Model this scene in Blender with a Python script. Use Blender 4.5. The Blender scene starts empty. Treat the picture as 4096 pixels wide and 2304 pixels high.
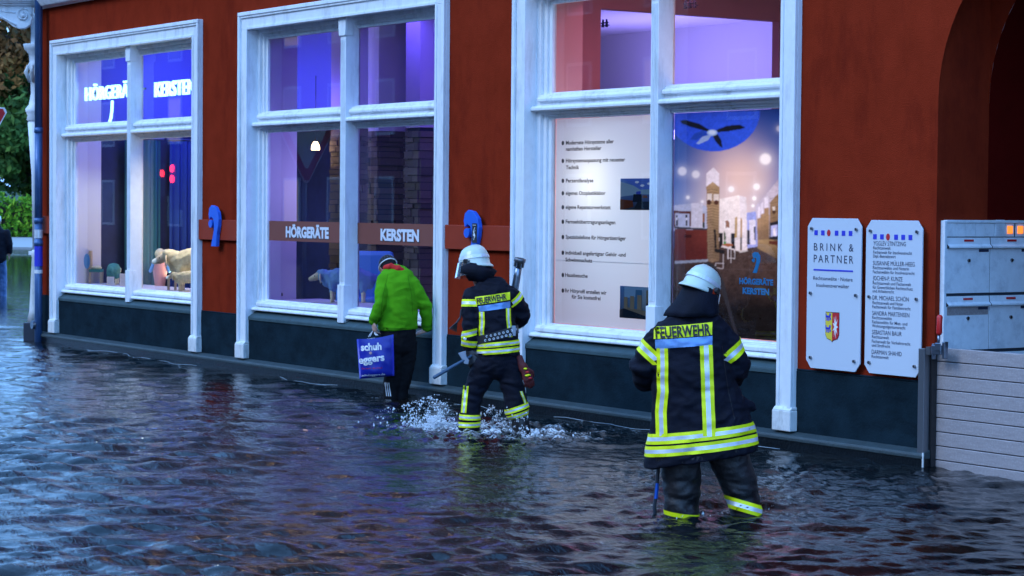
import bpy, bmesh, math, random
import numpy as np
from mathutils import Vector, Matrix, noise
from mathutils.bvhtree import BVHTree
random.seed(7); np.random.seed(7)
scn = bpy.context.scene
COL = scn.collection
# ------------------------------------------------------------------ camera, world, sun, exposure
FPX = 8798.4352; YAW = -0.973572263; PITCH = -0.0368815203; ROLL = 0.00849809199; CD = 12.1206446; CH = 2.0
cy, sy = math.cos(YAW), math.sin(YAW)
F = Vector((sy*math.cos(PITCH), cy*math.cos(PITCH), math.sin(PITCH)))
R0 = Vector((cy, -sy, 0)); U0 = R0.cross(F)
R = R0*math.cos(ROLL)+U0*math.sin(ROLL); U = -R0*math.sin(ROLL)+U0*math.cos(ROLL)
C = Vector((0, -CD, CH))
WZ = 0.03                                                   # level of the flood water
cd = bpy.data.cameras.new('camera'); cam = bpy.data.objects.new('camera', cd); COL.objects.link(cam)
cam.matrix_world = Matrix(((R.x, U.x, -F.x, C.x), (R.y, U.y, -F.y, C.y), (R.z, U.z, -F.z, C.z), (0, 0, 0, 1)))
cd.sensor_width = 36; cd.lens = FPX/4096*36; cd.clip_end = 2000; cd.clip_start = .1
cd.dof.use_dof = True; cd.dof.focus_distance = 16.5; cd.dof.aperture_fstop = 7.0
scn.camera = cam
SUN_EL, SUN_AZ = math.radians(30), math.radians(-25)
wd = bpy.data.worlds.new('World'); scn.world = wd; wd.use_nodes = True
nt = wd.node_tree; nt.nodes.clear()
out = nt.nodes.new('ShaderNodeOutputWorld'); bg = nt.nodes.new('ShaderNodeBackground')
sk = nt.nodes.new('ShaderNodeTexSky'); sk.sky_type = 'NISHITA'; sk.sun_disc = False
sk.sun_elevation = math.radians(12); sk.sun_rotation = math.radians(160); sk.air_density = 1.6; sk.dust_density = 1.5; sk.ozone_density = 3
mx = nt.nodes.new('ShaderNodeMix'); mx.data_type = 'RGBA'; mx.blend_type = 'MIX'; mx.inputs[0].default_value = .72
mx.inputs[7].default_value = (2.1, 4.4, 9.2, 1)                # even overcast dusk veil over the sky
tn = nt.nodes.new('ShaderNodeVectorMath'); tn.operation = 'MULTIPLY'; tn.inputs[1].default_value = (.98, 1.19, 1.30)
nt.links.new(sk.outputs[0], mx.inputs[6]); nt.links.new(mx.outputs[2], tn.inputs[0]); nt.links.new(tn.outputs[0], bg.inputs[0]); bg.inputs[1].default_value = .125
nt.links.new(bg.outputs[0], out.inputs[0])
sl = bpy.data.lights.new('sun', 'SUN'); sl.energy = .5; sl.angle = math.radians(25); sl.color = (.85, .92, 1)
so = bpy.data.objects.new('sun', sl); COL.objects.link(so)
so.rotation_euler = Vector((.15, .75, -.62)).to_track_quat('-Z', 'Y').to_euler()
vs = scn.view_settings; vs.view_transform = 'Standard'; vs.look = 'None'; vs.gamma = 1; vs.exposure = 1.32; vs.use_curve_mapping = False
scn.render.engine = 'CYCLES'; scn.cycles.use_denoising = True; scn.cycles.max_bounces = 8; scn.cycles.transparent_max_bounces = 16
scn.cycles.sample_clamp_indirect = 4; scn.cycles.caustics_reflective = False; scn.cycles.caustics_refractive = False

# ------------------------------------------------------------------ points measured in the photograph -> points on real planes
def ray(u, v): return F+R*((u-2048)/FPX)-U*((v-1152)/FPX)
def ony(u, v, y=0.):
    d = ray(u, v); return C+d*((y-C.y)/d.y)
def onx(u, v, x):
    d = ray(u, v); return C+d*((x-C.x)/d.x)
def onz(u, v, z=WZ):
    d = ray(u, v); return C+d*((z-C.z)/d.z)

# ------------------------------------------------------------------ materials
M = {}
def mat(name, col, rough=.6, metal=0, spec=.5, var=0, vscale=8, bump=0, bscale=60, emit=0, ecol=None, coat=0, dirt=None, stretch=(1,1,1)):
    m = bpy.data.materials.new(name); m.use_nodes = True; n = m.node_tree; b = n.nodes['Principled BSDF']
    b.inputs['Base Color'].default_value = (*col, 1); b.inputs['Roughness'].default_value = rough; b.inputs['Metallic'].default_value = metal
    b.inputs['Specular IOR Level'].default_value = spec; b.inputs['Coat Weight'].default_value = coat
    if emit: b.inputs['Emission Color'].default_value = (*(ecol or col), 1); b.inputs['Emission Strength'].default_value = emit
    if var or bump or dirt:
        tc = n.nodes.new('ShaderNodeTexCoord'); mp = n.nodes.new('ShaderNodeMapping'); mp.inputs['Scale'].default_value = stretch
        n.links.new(tc.outputs['Object'], mp.inputs[0])
    src = None
    if var:
        t = n.nodes.new('ShaderNodeTexNoise'); t.inputs['Scale'].default_value = vscale; t.inputs['Detail'].default_value = 8; t.inputs['Roughness'].default_value = .65
        n.links.new(mp.outputs[0], t.inputs[0])
        r = n.nodes.new('ShaderNodeMapRange'); r.inputs[1].default_value = .3; r.inputs[2].default_value = .7; r.inputs[3].default_value = 1-var; r.inputs[4].default_value = 1+var
        n.links.new(t.outputs[0], r.inputs[0])
        x = n.nodes.new('ShaderNodeVectorMath'); x.operation = 'SCALE'; x.inputs[0].default_value = col; n.links.new(r.outputs[0], x.inputs['Scale'])
        n.links.new(x.outputs[0], b.inputs['Base Color']); src = x.outputs[0]
    if dirt:                                                   # streaks and blotches of grime with shapes of their own
        dc, amt, sc = dirt
        t = n.nodes.new('ShaderNodeTexNoise'); t.inputs['Scale'].default_value = 1; t.inputs['Detail'].default_value = 9; t.inputs['Roughness'].default_value = .7
        mp2 = n.nodes.new('ShaderNodeMapping'); mp2.inputs['Scale'].default_value = sc; n.links.new(tc.outputs['Object'], mp2.inputs[0]); n.links.new(mp2.outputs[0], t.inputs[0])
        r = n.nodes.new('ShaderNodeMapRange'); r.inputs[1].default_value = .5; r.inputs[2].default_value = .75; r.inputs[3].default_value = 0; r.inputs[4].default_value = amt
        n.links.new(t.outputs[0], r.inputs[0])
        mm = n.nodes.new('ShaderNodeMix'); mm.data_type = 'RGBA'; n.links.new(r.outputs[0], mm.inputs[0])
        if src: n.links.new(src, mm.inputs[6])
        else: mm.inputs[6].default_value = (*col, 1)
        mm.inputs[7].default_value = (*dc, 1); n.links.new(mm.outputs[2], b.inputs['Base Color'])
    if bump:
        t = n.nodes.new('ShaderNodeTexNoise'); t.inputs['Scale'].default_value = bscale; t.inputs['Detail'].default_value = 5
        n.links.new(mp.outputs[0], t.inputs[0]); bp = n.nodes.new('ShaderNodeBump'); bp.inputs['Strength'].default_value = bump; bp.inputs['Distance'].default_value = .01
        n.links.new(t.outputs[0], bp.inputs['Height']); n.links.new(bp.outputs[0], b.inputs['Normal'])
    M[name] = m; return m
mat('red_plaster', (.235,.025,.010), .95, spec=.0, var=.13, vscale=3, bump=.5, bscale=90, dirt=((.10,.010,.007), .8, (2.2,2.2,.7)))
mat('shaded_red_plaster', (.085,.004,.003), .95, spec=.02, var=.12, vscale=3, bump=.4, bscale=70)  # red plaster darkened in colour for the shade inside the passage
mat('sill_grey_lit', (.04,.075,.085), .7, spec=.3, var=.2, vscale=6, bump=.3)  # lighter than the plinth: skylight on the sills put into the colour
mat('plinth_grey', (.009,.021,.030), .9, spec=.04, var=.35, vscale=3, bump=.35, bscale=60, dirt=((.004,.007,.010), .85, (1.5,1.5,4)))
mat('ledge_stone', (.028,.045,.05), .6, var=.25, vscale=7, bump=.5, bscale=50, dirt=((.02,.03,.03), .8, (3,3,3)))
mat('wet_kerb', (.004,.006,.008), .3, spec=.3, var=.3, vscale=8, bump=.5, bscale=40)
mat('white_paint', (.80,.83,.86), .45, var=.05, vscale=9, bump=.12, bscale=30, dirt=((.33,.34,.33), .55, (7,7,1.3)))
mat('white_paint_old', (.72,.73,.72), .55, var=.08, vscale=12, bump=.3, bscale=40, dirt=((.22,.22,.2), .75, (9,9,3)))
mat('pipe_blue', (.05,.12,.28), .35, metal=.25, var=.2, vscale=6, dirt=((.05,.1,.2), .5, (8,8,2)))
mat('dark_iron', (.03,.04,.06), .5)
mat('sign_blue', (.012,.12,.62), .45)
mat('band_red', (.30,.035,.013), .6, spec=.15, var=.08, vscale=5)
mat('film_brown', (.20,.055,.035), .6)
mat('film_letter', (.7,.72,.78), .5)
mat('ink_cyan', (.03,.40,.95), .5)
mat('ink', (.02,.02,.025), .6)
mat('ink_blue', (.03,.04,.55), .5)
mat('ink_slate', (.025,.035,.08), .6)
mat('ink_red', (.55,.015,.02), .5)
mat('ink_yellow', (.75,.6,.05), .5)
mat('ink_white', (.8,.8,.8), .5)
mat('plate_white', (.60,.66,.74), .18, coat=.5)
mat('plate_back', (.05,.05,.06), .5)
mat('bolt', (.25,.25,.27), .3, metal=1)
mat('mailbox', (.74,.82,.90), .4, var=.06, vscale=10, dirt=((.25,.3,.38), .5, (6,6,6)))
mat('mailbox_gap', (.03,.04,.06), .6)
mat('aluminium', (.40,.355,.36), .5, metal=.3, var=.14, vscale=6, bump=.15, bscale=30, stretch=(1,1,6), dirt=((.8,.82,.9), .35, (60,60,60)))
mat('aluminium_dark', (.20,.21,.23), .4, metal=.8)
mat('lamp_orange', (1,.35,.05), .4, emit=.55, ecol=(1,.22,.03))
mat('lamp_warm', (1,.75,.4), .4, emit=6, ecol=(1,.66,.33))
mat('window_blue', (.1,.3,1), .5, emit=2.6, ecol=(.04,.30,1))
mat('window_warm', (1,.7,.4), .4, emit=.35, ecol=(1,.62,.30))
mat('lamp_white', (1,1,1), .4, emit=6, ecol=(.9,.9,1))
mat('neon', (.8,.95,1), .4, emit=1.0, ecol=(.36,.80,1))
mat('red_light', (1,.02,.02), .4, emit=14, ecol=(1,.02,.03))
mat('room_white', (.72,.70,.74), .8)
mat('room_pink', (.72,.36,.36), .8)
mat('curtain_teal', (.02,.12,.15), .9); mat('curtain_blue', (.02,.06,.26), .9)
mat('room_blue_lit', (.15,.17,.55), .8)  # white walls with the blue lamplight put into their colour
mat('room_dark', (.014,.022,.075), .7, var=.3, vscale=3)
mat('room_floor', (.08,.07,.07), .5)
for i, c in enumerate(((.16,.14,.12), (.115,.10,.09), (.21,.18,.14))): mat('stone%d'%i, c, .85, var=.35, vscale=14, bump=.6, bscale=25)
mat('wool', (.88,.80,.50), .85, bump=1.0, bscale=24, var=.12, vscale=30)
mat('wool_face', (.8,.7,.52), .7)
mat('toy_pale', (.22,.45,.70), .7, bump=.4, bscale=40)
mat('blue_toy', (.10,.35,.75), .5)
mat('wood_pale', (.55,.42,.28), .6, var=.15, vscale=10)
mat('teal_cloth', (.05,.25,.22), .7)
mat('navy', (.0035,.0045,.012), .8, spec=.22, var=.35, vscale=9, bump=.35, bscale=140)
mat('trouser_wet', (.014,.013,.015), .5, spec=.4, var=.4, vscale=6, bump=.4, bscale=70)
mat('navy_wet', (.004,.004,.006), .42, spec=.5, var=.3, vscale=10, bump=.4, bscale=60)
mat('black_cloth', (.006,.006,.008), .85, spec=.2, bump=.2)
mat('fleece', (.085,.33,.008), .95, spec=.1, var=.13, vscale=7, bump=.35, bscale=120)
mat('red_cloth', (.55,.015,.01), .9, bump=.3)
mat('hi_yellow', (.84,.92,.0), .6, emit=.10, ecol=(.6,.9,0), var=.06, vscale=30, bump=.15, bscale=200)
bpy.data.materials['hi_yellow'].node_tree.nodes['Principled BSDF'].inputs['Emission Strength'].default_value = 0
mat('silver_blue', (.16,.33,.66), .35, metal=.2, var=.15, vscale=14)  # silver with the sky's blue reflection put into the colour
mat('silver', (.70,.74,.78), .35, metal=.25, var=.10, vscale=25, bump=.15, bscale=120)
mat('helmet', (.58,.66,.58), .3, coat=.3, var=.03)
mat('skin', (.55,.30,.22), .55)
mat('rubber', (.012,.012,.014), .4)
mat('axe_handle', (.03,.07,.13), .4)
mat('steel', (.22,.26,.32), .28, metal=.9)
mat('bag_blue', (.010,.022,.34), .35, var=.1, vscale=4, bump=.25, bscale=9)
mat('rope_white', (.75,.75,.78), .6)
mat('clamp_red', (.6,.02,.02), .4)
mat('leather', (.02,.02,.025), .5)
mat('glove_red', (.10,.008,.008), .7)
mat('asphalt', (.05,.05,.055), .9)
mat('pavement', (.3,.3,.3), .8, var=.1)
mat('bark', (.05,.035,.03), .9)
mat('knit_black', (.012,.012,.015), .95, bump=.3)
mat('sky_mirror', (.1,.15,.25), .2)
def leafmat(name, cols):
    m = mat(name, cols[0], .8, spec=.2); n = m.node_tree; b = n.nodes['Principled BSDF']
    a = n.nodes.new('ShaderNodeAttribute'); a.attribute_name = 'tone'
    r = n.nodes.new('ShaderNodeValToRGB'); r.color_ramp.elements[0].color = (*cols[0], 1); r.color_ramp.elements[1].color = (*cols[-1], 1)
    for i, c in enumerate(cols[1:-1]): e = r.color_ramp.elements.new((i+1)/(len(cols)-1)); e.color = (*c, 1)
    n.links.new(a.outputs['Fac'], r.inputs[0]); n.links.new(r.outputs[0], b.inputs['Base Color'])
leafmat('leaf_green', [(.015,.04,.012), (.04,.10,.02), (.10,.19,.03)])
leafmat('leaf_autumn', [(.03,.03,.012), (.16,.07,.02), (.24,.12,.03)])
leafmat('leaf_hedge', [(.05,.16,.01), (.14,.34,.02), (.30,.46,.03)])
def glassmat(name, tint=(1,1,1), ior=1.5, rough=0.):
    m = bpy.data.materials.new(name); m.use_nodes = True; n = m.node_tree; n.nodes.clear()
    o = n.nodes.new('ShaderNodeOutputMaterial'); t = n.nodes.new('ShaderNodeBsdfTransparent'); t.inputs[0].default_value = (*tint, 1)
    g = n.nodes.new('ShaderNodeBsdfGlossy'); g.inputs['Roughness'].default_value = rough; f = n.nodes.new('ShaderNodeFresnel'); f.inputs[0].default_value = ior
    x = n.nodes.new('ShaderNodeMixShader'); n.links.new(f.outputs[0], x.inputs[0]); n.links.new(t.outputs[0], x.inputs[1]); n.links.new(g.outputs[0], x.inputs[2]); n.links.new(x.outputs[0], o.inputs[0])
    M[name] = m
glassmat('window_glass', (.93,.96,1), 1.45); glassmat('visor_glass', (.62,.66,.72), 2.2, .12)
def printmat(name, trans=.35):                                 # printed translucent film, colour from the printed picture
    m = bpy.data.materials.new(name); m.use_nodes = True; n = m.node_tree; n.nodes.clear()
    o = n.nodes.new('ShaderNodeOutputMaterial'); a = n.nodes.new('ShaderNodeAttribute'); a.attribute_name = 'ink'
    d = n.nodes.new('ShaderNodeBsdfDiffuse'); t = n.nodes.new('ShaderNodeBsdfTranslucent'); x = n.nodes.new('ShaderNodeMixShader'); x.inputs[0].default_value = trans
    g = n.nodes.new('ShaderNodeBsdfGlossy'); g.inputs['Roughness'].default_value = .1; y = n.nodes.new('ShaderNodeMixShader'); y.inputs[0].default_value = .03
    n.links.new(a.outputs['Color'], d.inputs[0]); n.links.new(a.outputs['Color'], t.inputs[0]); n.links.new(d.outputs[0], x.inputs[1]); n.links.new(t.outputs[0], x.inputs[2])
    n.links.new(x.outputs[0], y.inputs[1]); n.links.new(g.outputs[0], y.inputs[2]); n.links.new(y.outputs[0], o.inputs[0]); M[name] = m
printmat('print_film', .45); printmat('print_opaque', .08)

# ------------------------------------------------------------------ builders
def link(o, parent=None):
    COL.objects.link(o)
    if parent is not None: o.parent = parent
    return o
def tag(o, label=None, cat=None, group=None, kind=None):
    if label: o['label'] = label
    if cat: o['category'] = cat
    if group: o['group'] = group
    if kind: o['kind'] = kind
    return o
def thing(name, label, cat, loc=(0,0,0), rz=0, group=None):
    o = bpy.data.objects.new(name, None); o.location = loc; o.rotation_euler = (0,0,rz); link(o); o.empty_display_size = .1
    return tag(o, label, cat, group)
class MB:
    def __init__(s): s.v = []; s.f = []; s.m = []
    def add(s, vs_, fs, mi=0):
        k = len(s.v); s.v += [tuple(p) for p in vs_]; s.f += [tuple(i+k for i in f) for f in fs]; s.m += [mi]*len(fs); return s
    def box(s, x0, x1, y0, y1, z0, z1, mi=0):
        return s.add([(x0,y0,z0),(x1,y0,z0),(x1,y1,z0),(x0,y1,z0),(x0,y0,z1),(x1,y0,z1),(x1,y1,z1),(x0,y1,z1)],
                     [(0,3,2,1),(4,5,6,7),(0,1,5,4),(1,2,6,5),(2,3,7,6),(3,0,4,7)], mi)
    def prism(s, pts, y0, y1, mi=0):                           # outline in x,z pushed from y0 to y1
        n = len(pts); return s.add([(p[0],y0,p[1]) for p in pts]+[(p[0],y1,p[1]) for p in pts],
                 [tuple(range(n)), tuple(range(2*n-1, n-1, -1))]+[(i, i+n, (i+1)%n+n, (i+1)%n) for i in range(n)], mi)
    def prismx(s, pts, x0, x1, mi=0):                          # outline in y,z pushed along x
        n = len(pts); return s.add([(x0,p[0],p[1]) for p in pts]+[(x1,p[0],p[1]) for p in pts],
                 [tuple(range(n-1,-1,-1)), tuple(range(n, 2*n))]+[(i, (i+1)%n, (i+1)%n+n, i+n) for i in range(n)], mi)
    def tube(s, pts, rad, seg=12, mi=0, side=(1,0,0), caps=True):
        # pts: positions; rad: list of r or (a,b)
        pts = [Vector(p) for p in pts]; rings = []; n = len(pts)
        rad = [(r, r) if not isinstance(r, tuple) else r for r in (rad if isinstance(rad, list) else [rad]*n)]
        sd = Vector(side)
        seq = []
        for i in range(n):
            t = (pts[min(i+1, n-1)]-pts[max(i-1, 0)]).normalized()
            a = (sd-t*sd.dot(t))
            if a.length < 1e-3: a = Vector((0,1,.01))-t*Vector((0,1,.01)).dot(t)
            a.normalize(); b = t.cross(a)
            seq.append((pts[i], a, b, t, rad[i]))
        full = []
        if caps == 'round':
            p, a, b, t, r = seq[0]; m_ = min(r)
            for q in (.97, .75, .45): full.append((p-t*m_*q*.85, a, b, (r[0]*math.sqrt(1-q*q), r[1]*math.sqrt(1-q*q))))
        for p, a, b, t, r in seq: full.append((p, a, b, r))
        if caps == 'round':
            p, a, b, t, r = seq[-1]; m_ = min(r)
            for q in (.45, .75, .97): full.append((p+t*m_*q*.85, a, b, (r[0]*math.sqrt(1-q*q), r[1]*math.sqrt(1-q*q))))
        vs_, fs = [], []
        for p, a, b, r in full:
            for j in range(seg):
                th = 2*math.pi*j/seg; vs_.append(p+a*(r[0]*math.cos(th))+b*(r[1]*math.sin(th)))
        for i in range(len(full)-1):
            for j in range(seg):
                k = (j+1) % seg; fs.append((i*seg+j, i*seg+k, (i+1)*seg+k, (i+1)*seg+j))
        if caps:
            fs.append(tuple(range(seg-1, -1, -1))); fs.append(tuple(range((len(full)-1)*seg, len(full)*seg)))
        return s.add(vs_, fs, mi)
    def ball(s, c, r, seg=14, rings=9, mi=0, mtx=None):
        r = r if isinstance(r, tuple) else (r, r, r); vs_ = []; fs = []
        for i in range(1, rings):
            ph = math.pi*i/rings
            for j in range(seg):
                th = 2*math.pi*j/seg; p = Vector((r[0]*math.sin(ph)*math.cos(th), r[1]*math.sin(ph)*math.sin(th), r[2]*math.cos(ph)))
                vs_.append(Vector(c)+(mtx@p if mtx else p))
        top = Vector((0,0,r[2])); k = len(vs_); vs_ += [Vector(c)+(mtx@top if mtx else top), Vector(c)-(mtx@top if mtx else top)]
        for i in range(rings-2):
            for j in range(seg):
                q = (j+1) % seg; fs.append((i*seg+j, (i+1)*seg+j, (i+1)*seg+q, i*seg+q))
        for j in range(seg):
            q = (j+1) % seg; fs.append((k, j, q)); fs.append((k+1, (rings-2)*seg+q, (rings-2)*seg+j))
        return s.add(vs_, fs, mi)
    def mesh(s, name, mats):
        me = bpy.data.meshes.new(name); me.from_pydata(s.v, [], s.f)
        for m in (mats if isinstance(mats, (list, tuple)) else [mats]): me.materials.append(M[m])
        if len(me.materials) > 1: me.polygons.foreach_set('material_index', s.m)
        me.update(); return me
    def build(s, name, mats, parent=None, smooth=False, bevel=0, loc=None):
        o = bpy.data.objects.new(name, s.mesh(name, mats)); link(o, parent)
        if loc is not None: o.location = loc
        if smooth: shade(o.data)
        if bevel:
            b = o.modifiers.new('bevel', 'BEVEL'); b.width = bevel; b.segments = 2; b.limit_method = 'ANGLE'; b.harden_normals = False
        return o
def shade(me, ang=None):
    me.polygons.foreach_set('use_smooth', [True]*len(me.polygons)); me.update()
_texts = {}
def text_mesh(s, bold=0., spacing=1.):
    cu = bpy.data.curves.new('t', 'FONT'); cu.body = s; cu.size = 1; cu.offset = bold; cu.resolution_u = 3; cu.space_character = spacing
    ob = bpy.data.objects.new('t', cu); COL.objects.link(ob); bpy.context.view_layer.update()
    me = bpy.data.meshes.new_from_object(ob.evaluated_get(bpy.context.evaluated_depsgraph_get()))
    vs_ = [v.co.copy() for v in me.vertices]; fs = [tuple(p.vertices) for p in me.polygons]
    bpy.data.objects.remove(ob); bpy.data.meshes.remove(me); bpy.data.curves.remove(cu)
    x0 = min(v.x for v in vs_); x1 = max(v.x for v in vs_)
    return [((v.x-x0)/(x1-x0), v.y) for v in vs_], fs        # x runs 0..1, y in units of the font size
def lettering(s, p0, width, cap, material, parent, y=None, axis=(1,0,0), nrm=(0,-1,0), bold=0., depth=0, name='lettering', spacing=1.):
    vs_, fs = text_mesh(s, bold, spacing); ax = Vector(axis); k = cap/.73; p0 = Vector(p0); n_ = Vector(nrm)
    pv = [p0+ax*(a*width)+Vector((0,0,1))*(b*k) for a, b in vs_]
    mb = MB(); mb.add([p+n_*depth for p in pv] if depth else pv, fs)
    if depth:                                                   # rim of the letters
        from collections import Counter
        ed = Counter()
        for f in fs:
            for i in range(len(f)): ed[(f[i], f[(i+1) % len(f)])] += 1
        rim = [e for e in ed if (e[1], e[0]) not in ed]
        k0 = len(mb.v); mb.v += [tuple(p) for p in pv]
        for a, b in rim: mb.f.append((b, a, a+k0, b+k0)); mb.m.append(0)
    return mb.build(name, material, parent)

# ================================================================== GROUND, WATER
def sheet(name, x0, x1, y0, y1, z, m):
    return tag(MB().add([(x0,y0,z),(x1,y0,z),(x1,y1,z),(x0,y1,z)], [(0,1,2,3)]).build(name, m), kind='structure')
sheet('ground', -600, 400, -400, 600, -.45, 'asphalt')
FEET = {'ff3a': onz(2718, 2068), 'ff3b': onz(2985, 2040), 'ff2a': onz(1873, 1710), 'ff2b': onz(2125, 1738), 'gr': onz(1595, 1585), 'stick': onz(2620, 2040)}
def water():
    th_c = math.atan2(F.y, F.x); half = math.atan(2048/FPX)*1.25
    fine = np.linspace(-half, half, 760); coarse = np.linspace(half, 2*math.pi-half, 60)[1:-1]
    th = np.concatenate([fine, coarse]); nT = len(th)
    inv = np.linspace(1/10.2, 1/130., 640)*1.; r = np.concatenate([[.2, 3, 6, 8.5], 1/inv, [170, 260, 500]]); nR = len(r)
    RR, TT = np.meshgrid(r, th, indexing='ij'); X = C.x+RR*np.cos(th_c+TT); Y = C.y+RR*np.sin(th_c+TT)
    dr = np.gradient(r)[:, None]*np.ones_like(X); dt = np.minimum(RR*(fine[1]-fine[0]), 10)
    Z = np.zeros_like(X); rng = np.random.RandomState(3)
    wind = math.atan2(F.y, F.x)+math.pi*.97                    # crests lie across the view
    warp = .35*np.sin(X*.9+Y*.4)+.35*np.sin(Y*1.1-X*.5+1)
    for i in range(95):
        lam = .05*(.95/.05)**rng.rand(); a = wind+rng.randn()*.42; k = 2*math.pi/lam
        amp = .0054*lam*(1.2 if .16 < lam < .55 else (.45 if lam <= .11 else .75))
        w = np.clip((lam/np.maximum(dr*abs(math.cos(a-wind))+dt*abs(math.sin(a-wind)), 1e-3)-2.2)/2.5, 0, 1)
        ph = k*(X*math.cos(a)+Y*math.sin(a))+rng.rand()*6.28+warp*(1.2+rng.rand())
        Z += amp*w*(np.sin(ph)+.35*np.sin(2*ph+.8))
    # patches where the wind presses harder
    gust = .78+.5*np.sin(X*.35+1.3+.8*np.sin(Y*.5))*np.sin(Y*.42+.5*X)
    Z *= gust
    foam = np.zeros_like(X)
    nz = np.zeros_like(X)
    for i in range(40):
        lam = .05*(.5/.05)**rng.rand(); a = rng.rand()*6.28; k = 2*math.pi/lam
        nz += (lam/.3)**.5*np.sin(k*(X*math.cos(a)+Y*math.sin(a))+rng.rand()*6.28+2*np.sin(3*X+i)+2*np.sin(3.3*Y-i))/6
    for key, rad, st in (('ff3a', .45, .28), ('ff3b', .5, .4), ('ff2a', .8, 1.5), ('ff2b', .85, 1.25), ('gr', .5, .6)):
        p = FEET[key]; d = np.hypot(X-p.x, Y-p.y); g = np.exp(-(d/rad)**2)
        Z += g*st*.016*nz+.010*st*np.exp(-((d-.25)/.35)**2)*np.sin(d*26)*.6
        foam = np.maximum(foam, st*np.exp(-(np.maximum(d-.12, 0)/(rad*.62))**2))
    # eddies right of the firefighters, towards the barrier
    d = np.hypot(X+12.2, Y+1.6); g = np.exp(-(d/2.0)**2); Z += g*.009*nz
    f2 = np.clip(foam*(.42+.75*nz)-.30, 0, 1)
    Z[0, :] = 0
    V = np.stack([X, Y, Z+WZ], -1).reshape(-1, 3).astype('f4')
    i, j = np.meshgrid(np.arange(nR-1), np.arange(nT), indexing='ij'); j2 = (j+1) % nT
    Q = np.stack([i*nT+j, (i+1)*nT+j, (i+1)*nT+j2, i*nT+j2], -1).reshape(-1, 4)
    me = bpy.data.meshes.new('water'); me.vertices.add(len(V)); me.vertices.foreach_set('co', V.ravel())
    me.loops.add(Q.size); me.loops.foreach_set('vertex_index', Q.ravel().astype('i4')); me.polygons.add(len(Q))
    me.polygons.foreach_set('loop_start', np.arange(0, Q.size, 4, dtype='i4')); me.polygons.foreach_set('loop_total', np.full(len(Q), 4, dtype='i4'))
    me.update(calc_edges=True); shade(me)
    at = me.attributes.new('foam', 'FLOAT', 'POINT'); at.data.foreach_set('value', f2.ravel().astype('f4'))
    m = mat('water', (.012,.016,.018), .02, spec=.5); n = m.node_tree; b = n.nodes['Principled BSDF']; b.inputs['IOR'].default_value = 1.33
    tc = n.nodes.new('ShaderNodeTexCoord'); mp = n.nodes.new('ShaderNodeMapping'); mp.inputs['Rotation'].default_value = (0,0,-math.atan2(R0.y, R0.x)); mp.inputs['Scale'].default_value = (1,1.6,1)
    n.links.new(tc.outputs['Object'], mp.inputs[0])
    t = n.nodes.new('ShaderNodeTexNoise'); t.inputs['Scale'].default_value = 14; t.inputs['Detail'].default_value = 6; t.inputs['Roughness'].default_value = .55; t.inputs['Distortion'].default_value = .6
    n.links.new(mp.outputs[0], t.inputs[0]); bp = n.nodes.new('ShaderNodeBump'); bp.inputs['Strength'].default_value = .22; bp.inputs['Distance'].default_value = .03
    n.links.new(t.outputs[0], bp.inputs['Height']); n.links.new(bp.outputs[0], b.inputs['Normal'])
    at_ = n.nodes.new('ShaderNodeAttribute'); at_.attribute_name = 'foam'; t2 = n.nodes.new('ShaderNodeTexNoise'); t2.inputs['Scale'].default_value = 22; t2.inputs['Detail'].default_value = 8; t2.inputs['Distortion'].default_value = 1.5
    n.links.new(tc.outputs['Object'], t2.inputs[0]); mu = n.nodes.new('ShaderNodeMath'); mu.operation = 'MULTIPLY'; n.links.new(at_.outputs['Fac'], mu.inputs[0])
    mr = n.nodes.new('ShaderNodeMapRange'); mr.inputs[1].default_value = .46; mr.inputs[2].default_value = .62; mr.inputs[4].default_value = 1.6; n.links.new(t2.outputs[0], mr.inputs[0]); n.links.new(mr.outputs[0], mu.inputs[1])
    cl = n.nodes.new('ShaderNodeClamp'); n.links.new(mu.outputs[0], cl.inputs[0])
    # silt in the water: brownish where it is shallow by the wall, with cloudy shapes
    t3 = n.nodes.new('ShaderNodeTexNoise'); t3.inputs['Scale'].default_value = .5; t3.inputs['Detail'].default_value = 5; n.links.new(tc.outputs['Object'], t3.inputs[0])
    r3 = n.nodes.new('ShaderNodeMapRange'); r3.inputs[1].default_value = .4; r3.inputs[2].default_value = .65; n.links.new(t3.outputs[0], r3.inputs[0])
    m3 = n.nodes.new('ShaderNodeMix'); m3.data_type = 'RGBA'; m3.inputs[6].default_value = (.002,.005,.007,1); m3.inputs[7].default_value = (.010,.007,.005,1); n.links.new(r3.outputs[0], m3.inputs[0])
    m4 = n.nodes.new('ShaderNodeMix'); m4.data_type = 'RGBA'; m4.inputs[7].default_value = (.75,.78,.8,1); n.links.new(m3.outputs[2], m4.inputs[6]); n.links.new(cl.outputs[0], m4.inputs[0]); n.links.new(m4.outputs[2], b.inputs['Base Color'])
    rr = n.nodes.new('ShaderNodeMapRange'); rr.inputs[3].default_value = .02; rr.inputs[4].default_value = .7; n.links.new(cl.outputs[0], rr.inputs[0]); n.links.new(rr.outputs[0], b.inputs['Roughness'])
    me.materials.append(m); o = bpy.data.objects.new('water', me); link(o); tag(o, kind='structure')
water()
fl_ = MB(); rs = random.Random(2); seg_ = []
x_ = -27.5
while x_ < -12.1:
    seg_.append((x_, -.30-.07*math.sin(x_*1.7)-.05*math.sin(x_*4.3)+.03*rs.random()+.10*max(0, (x_+16)/4), WZ+.012+.006*math.sin(x_*9)))
    x_ += .12
for a in range(0, len(seg_)-14, 15):
    if rs.random() < .8: fl_.tube(seg_[a:a+rs.randint(7, 16)], .0028, 5)
mat('foam', (.30,.36,.40), .5)
tag(fl_.build('foam_line', 'foam', smooth=True), 'thin pale line of foam on the water along the foot of the wall', 'foam', kind='stuff')

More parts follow.
